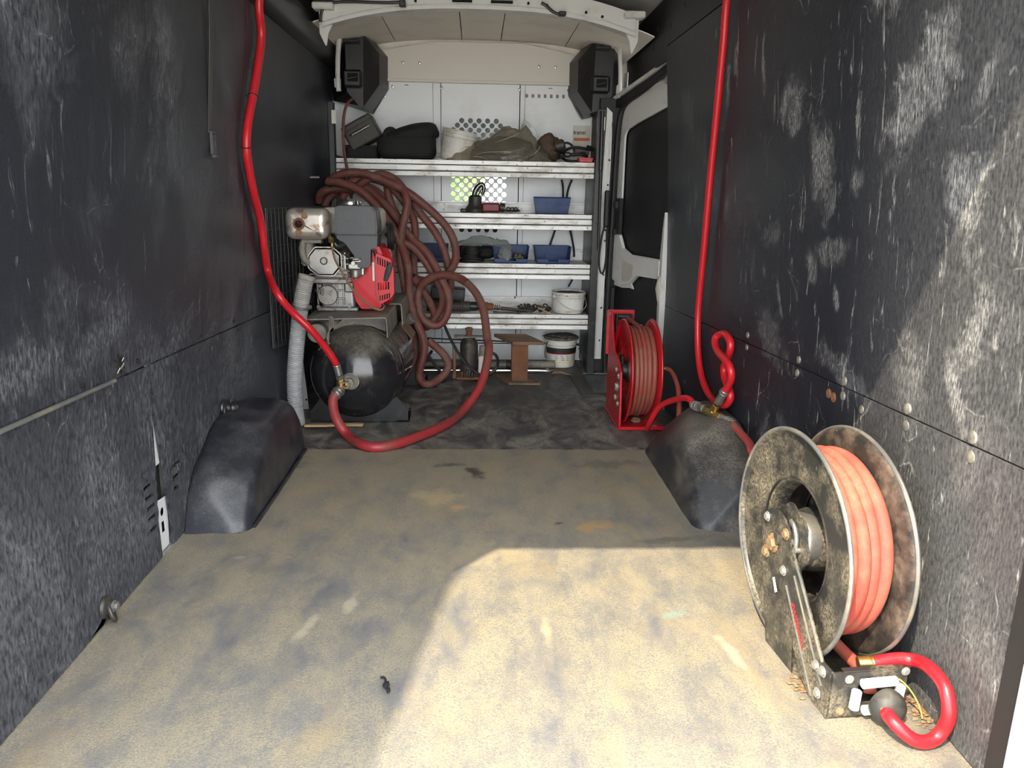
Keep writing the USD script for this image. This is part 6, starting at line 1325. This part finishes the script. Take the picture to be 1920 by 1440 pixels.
# lettering along the front leg, reading upwards
tm = meshkit.text_mesh('TOPRING', .0145, .0008, bold=True)
tv = np.asarray(tm.vertices)
wd = tv[:, 0].max()
rd = np.array([0, .067, .070]); ln = np.linalg.norm(rd); rd /= ln
upv = np.array([0, rd[2], -rd[1]])
st = np.array([xa - .0002, -.156, .0985])
tvw = st + tv[:, :1] / wd * (ln * 1.06) * rd + tv[:, 1:2] * upv + tv[:, 2:3] * np.array([-1.0, 0, 0])
obj('lettering', L_(trimesh.Trimesh(tvw, tm.faces, process=False)), 'ink_red', br, smooth=False, label='red maker lettering')
obj('sticker', L_(extrude(Polygon([(.022, .180), (.012, .186), (-.008, .158), (.002, .150)]), .0006, (xa - .0006, 0, 0), (0, 1, 0), (0, 0, 1), (1, 0, 0))), 'label_white', br, smooth=False)
obj('sticker_edge', L_(extrude(Polygon([(.022, .180), (.012, .186), (-.008, .158), (.002, .150)]).buffer(-.002).difference(Polygon([(.022, .180), (.012, .186), (-.008, .158), (.002, .150)]).buffer(-.0032)), .0008, (xa - .001, 0, 0), (0, 1, 0), (0, 0, 1), (1, 0, 0))), 'ink_grey', br, smooth=False)
# base, guide plate and rollers
obj('base', L_(cat_(rbox(-.080, .085, -.262, .02, .001, .006, .001), rbox(-.06, .088, .0, .02, .001, .012, .002))), 'reel_black', br, smooth=False)
yp = -.262
gp = rpoly([(-.092, .001), (.086, .001), (.083, .112), (-.092, .110)], .004).difference(rpoly([(-.026, .034), (.046, .034), (.046, .078), (-.026, .078)], .003))
obj('guide_plate', L_(cat_(extrude(gp, .005, (0, yp, 0), (1, 0, 0), (0, 0, 1), (0, 1, 0)), rbox(-.06, .078, yp, yp + .016, .108, .112, .001))), 'reel_black', br, smooth=False, label='hose guide plate')
for p, q, r in (((-.024, yp - .010, .088), (.052, yp - .010, .090), .0105), ((-.014, yp - .010, .024), (.060, yp - .010, .024), .0105), ((-.036, yp - .010, .030), (-.034, yp - .010, .072), .0105), ((.060, yp - .010, .036), (.064, yp - .010, .078), .0105)):
    obj('roller', L_(cyl(p, q, r, 18)), 'roller_white', br, smooth=40, label='white guide roller')
for x, z, mt_ in ((.078, .104, 'bolt_zinc'), (-.048, .094, 'bolt_zinc'), (-.060, .018, 'bolt_rusty'), (.070, .012, 'bolt_zinc')):
    obj('bolt', L_(hexbolt((x, yp, z), (0, -1, 0), .0075, .005)), mt_, br, smooth=False)
obj('hose_stop', L_(cat_(lathe([(0, 0), (.026, 0), (.036, .006), (.038, .016), (.037, .028), (.030, .040), (.0165, .044), (0, .044)], (.025, yp - .010, .044), (.10, -1, -.05), 36))), 'ball_stop', br, smooth=45, label='grey rubber stop ball')
obj('stop_bolt', L_(cyl((.004, yp - .045, .052), (.002, yp - .051, .053), .006, 12)), 'bolt_rusty', br)
HB = [(.848, 1.335, .043)] + HOSE_B[2:]
obj('hose_end', tube(HB, .0138, 16), 'hose_red', br, smooth=60, label='bright red hose end looping out of the guide')
e = np.array(HOSE_B[-1])
obj('ferrule', cat_(cyl(e + (.012, 0, .002), e + (-.020, .004, -.004), .0155), ring(e + (.004, 0, 0), (1, -.1, .1), .0155, .002, 20, 8)), 'brass', br, label='brass ferrule')
obj('hose_run', tube([(.80, 1.66, .10), (.822, 1.58, .082), (.835, 1.50, .074), (.84, 1.43, .075), (.836, 1.385, .058)], .0138, 14), 'hose_reel', br, smooth=60)
# crumbs of rust and sand caught round the reel's feet
for lab, cx, cy, sx, sy, n, sd in (('rusty grit and leaf crumbs by the front foot of the black reel', .742, 1.50, .03, .04, 60, 1), ('rusty grit spilled on the mat under the bright hose loop', .955, 1.40, .03, .055, 110, 2)):
    g = np.random.default_rng(sd)
    ms = []
    for k in range(n):
        s_ = g.uniform(.002, .006)
        x, y = cx + g.normal() * sx * .5, cy + g.normal() * sy * .6
        ms.append(trimesh.Trimesh(trimesh.creation.icosphere(0).vertices * (s_ * 1.4, s_, s_ * .5) + (x, y, .004), trimesh.creation.icosphere(0).faces))
    obj('rust_grit', cat_(ms), 'bolt_rusty', None, smooth=False, label=lab, cat='grit', kind='stuff')
t = thing('black_scrap', 'tiny torn black scrap lying alone on the front mat', 'scrap', (-.195, 1.485, .004))
obj('scrap', cat_(lump((-.195, 1.50, .008), (.007, .013, .004), .5, 3, 3, sub=2), lump((-.188, 1.482, .007), (.004, .009, .004), .5, 3, 4, sub=2), tube([(-.198, 1.515, .008), (-.203, 1.527, .008), (-.21, 1.53, .006)], .0028, 6)), 'void_dark', t)
t = thing('grass_stalk', 'thin dry stalk bent against the wall behind the hose guide', 'stalk', (.95, 1.40, .05))
obj('stalk', tube([(.885, 1.39, .092), (.915, 1.385, .07), (.938, 1.375, .035), (.945, 1.365, .006)], .0016, 6), 'ink_yellow', t)

# ---- red reel at the far side
rr_ = thing('red_hose_reel', 'red sprung hose reel bolted to the floor beside the sliding door', 'hose reel', (.767, 3.56, 0))
C0 = np.array([.767, 3.56, .252])
G_ = lambda q: q.apply_translation(C0)
f = obj('flange', G_(flange(-1, -.060, .243, .120, .045)), 'red_paint', rr_, smooth=40)
obj('rim', G_(ring((-.067, 0, 0), (1, 0, 0), .2435, .0045, 72, 10)), 'red_paint', f)
f = obj('flange', G_(flange(1, .060, .243, .120, .030)), 'red_paint', rr_, smooth=40)
obj('rim', G_(ring((.067, 0, 0), (1, 0, 0), .2435, .0045, 72, 10)), 'red_paint', f)
obj('drum', G_(lathe([(.130, -.056), (.130, .056), (.126, .056), (.126, -.056)], (0, 0, 0), (1, 0, 0), 40, closed=True)), 'red_paint', rr_, smooth=40)
obj('hub_plate', G_(cat_(lathe([(0, .042), (.115, .042), (.115, .046), (0, .046)], (0, 0, 0), (1, 0, 0), 40), lathe([(0, -.052), (.055, -.050), (.062, -.035), (.062, .04), (0, .04)], (0, 0, 0), (1, 0, 0), 32))), 'dark_steel', rr_, smooth=40)
for k, q in enumerate(winding(-.050, .050, .0118, 5, .205, 12, .002)):
    obj('hose_turn', G_(q), 'hose_reel_back', rr_, smooth=60)
for k, q in enumerate(winding(-.045, .045, .0115, 4, .182, 13, .002)):
    obj('hose_turn', G_(q), 'hose_reel_back', rr_, smooth=60)
obj('spring_case', G_(cat_(lathe([(0, -.078), (.034, -.076), (.040, -.066), (.040, -.03), (0, -.03)], (0, 0, 0), (1, 0, 0), 30), rbox(-.082, -.068, -.025, .02, .03, .075, .004))), 'black_plastic', rr_, smooth=40)
# bracket plate beside the reel, base and roller head
bp = Polygon([(3.41, .003), (3.79, .003), (3.80, .16), (3.80, .50), (3.745, .505), (3.70, .40), (3.63, .33), (3.50, .305), (3.44, .27), (3.42, .16)])
obj('bracket', cat_(extrude(bp.buffer(-.004).buffer(.004), .006, (.668, 0, 0), (0, 1, 0), (0, 0, 1), (1, 0, 0)), tube([(.671, 3.412, .006), (.671, 3.422, .16), (.671, 3.44, .268), (.671, 3.50, .304), (.671, 3.63, .33), (.671, 3.70, .40), (.671, 3.745, .503)], .006, 8, smooth=False)), 'red_paint', rr_, smooth=30, label='folded red side bracket')
obj('top_plate', extrude(rpoly([(.655, .28), (.655, .508), (.792, .508), (.792, .42), (.735, .41), (.735, .30)], .006), .006, (0, 3.80, 0), (1, 0, 0), (0, 0, 1), (0, 1, 0)), 'red_paint', rr_, smooth=False)
obj('base', cat_(rbox(.662, .885, 3.405, 3.80, .001, .007, .002), rbox(.662, .885, 3.40, 3.412, .001, .018, .003)), 'red_paint', rr_, smooth=False)
obj('roller_head', cat_(cyl((.700, 3.775, .478), (.765, 3.775, .478), .014), rbox(.690, .704, 3.75, 3.80, .40, .492, .004), rbox(.762, .776, 3.75, 3.80, .40, .492, .004), cyl((.700, 3.775, .43), (.765, 3.775, .43), .012)), 'black_plastic', rr_, smooth=40, label='black hose roller head')
obj('hose_lead', tube([(.735, 3.77, .455), (.75, 3.72, .470), (.765, 3.66, .462), (.785, 3.60, .458)], .0115, 12), 'hose_reel_back', rr_, smooth=60)
for y, z, r in ((3.47, .245, .012), (3.54, .262, .010), (3.50, .187, .018), (3.47, .112, .010), (3.53, .128, .012), (3.78, .49, .008)):
    obj('bolt', hexbolt((.668, y, z), (-1, 0, 0), r, r * .8), 'bolt_zinc', rr_, smooth=False)
for x, z, r in ((.667, .226, .008),):
    obj('bolt', hexbolt((.84, 3.43, .008), (0, 0, 1), .012, .009), 'bolt_zinc', rr_, smooth=False)
t = thing('litter_scrap', 'crumpled pale scrap lying in the base of the red reel', 'scrap', (.77, 3.50, .008))
obj('scrap', lump((.765, 3.50, .022), (.022, .018, .014), .5, 3, 7, sub=3, floor=.008), 'rust_plate', t, smooth=25)
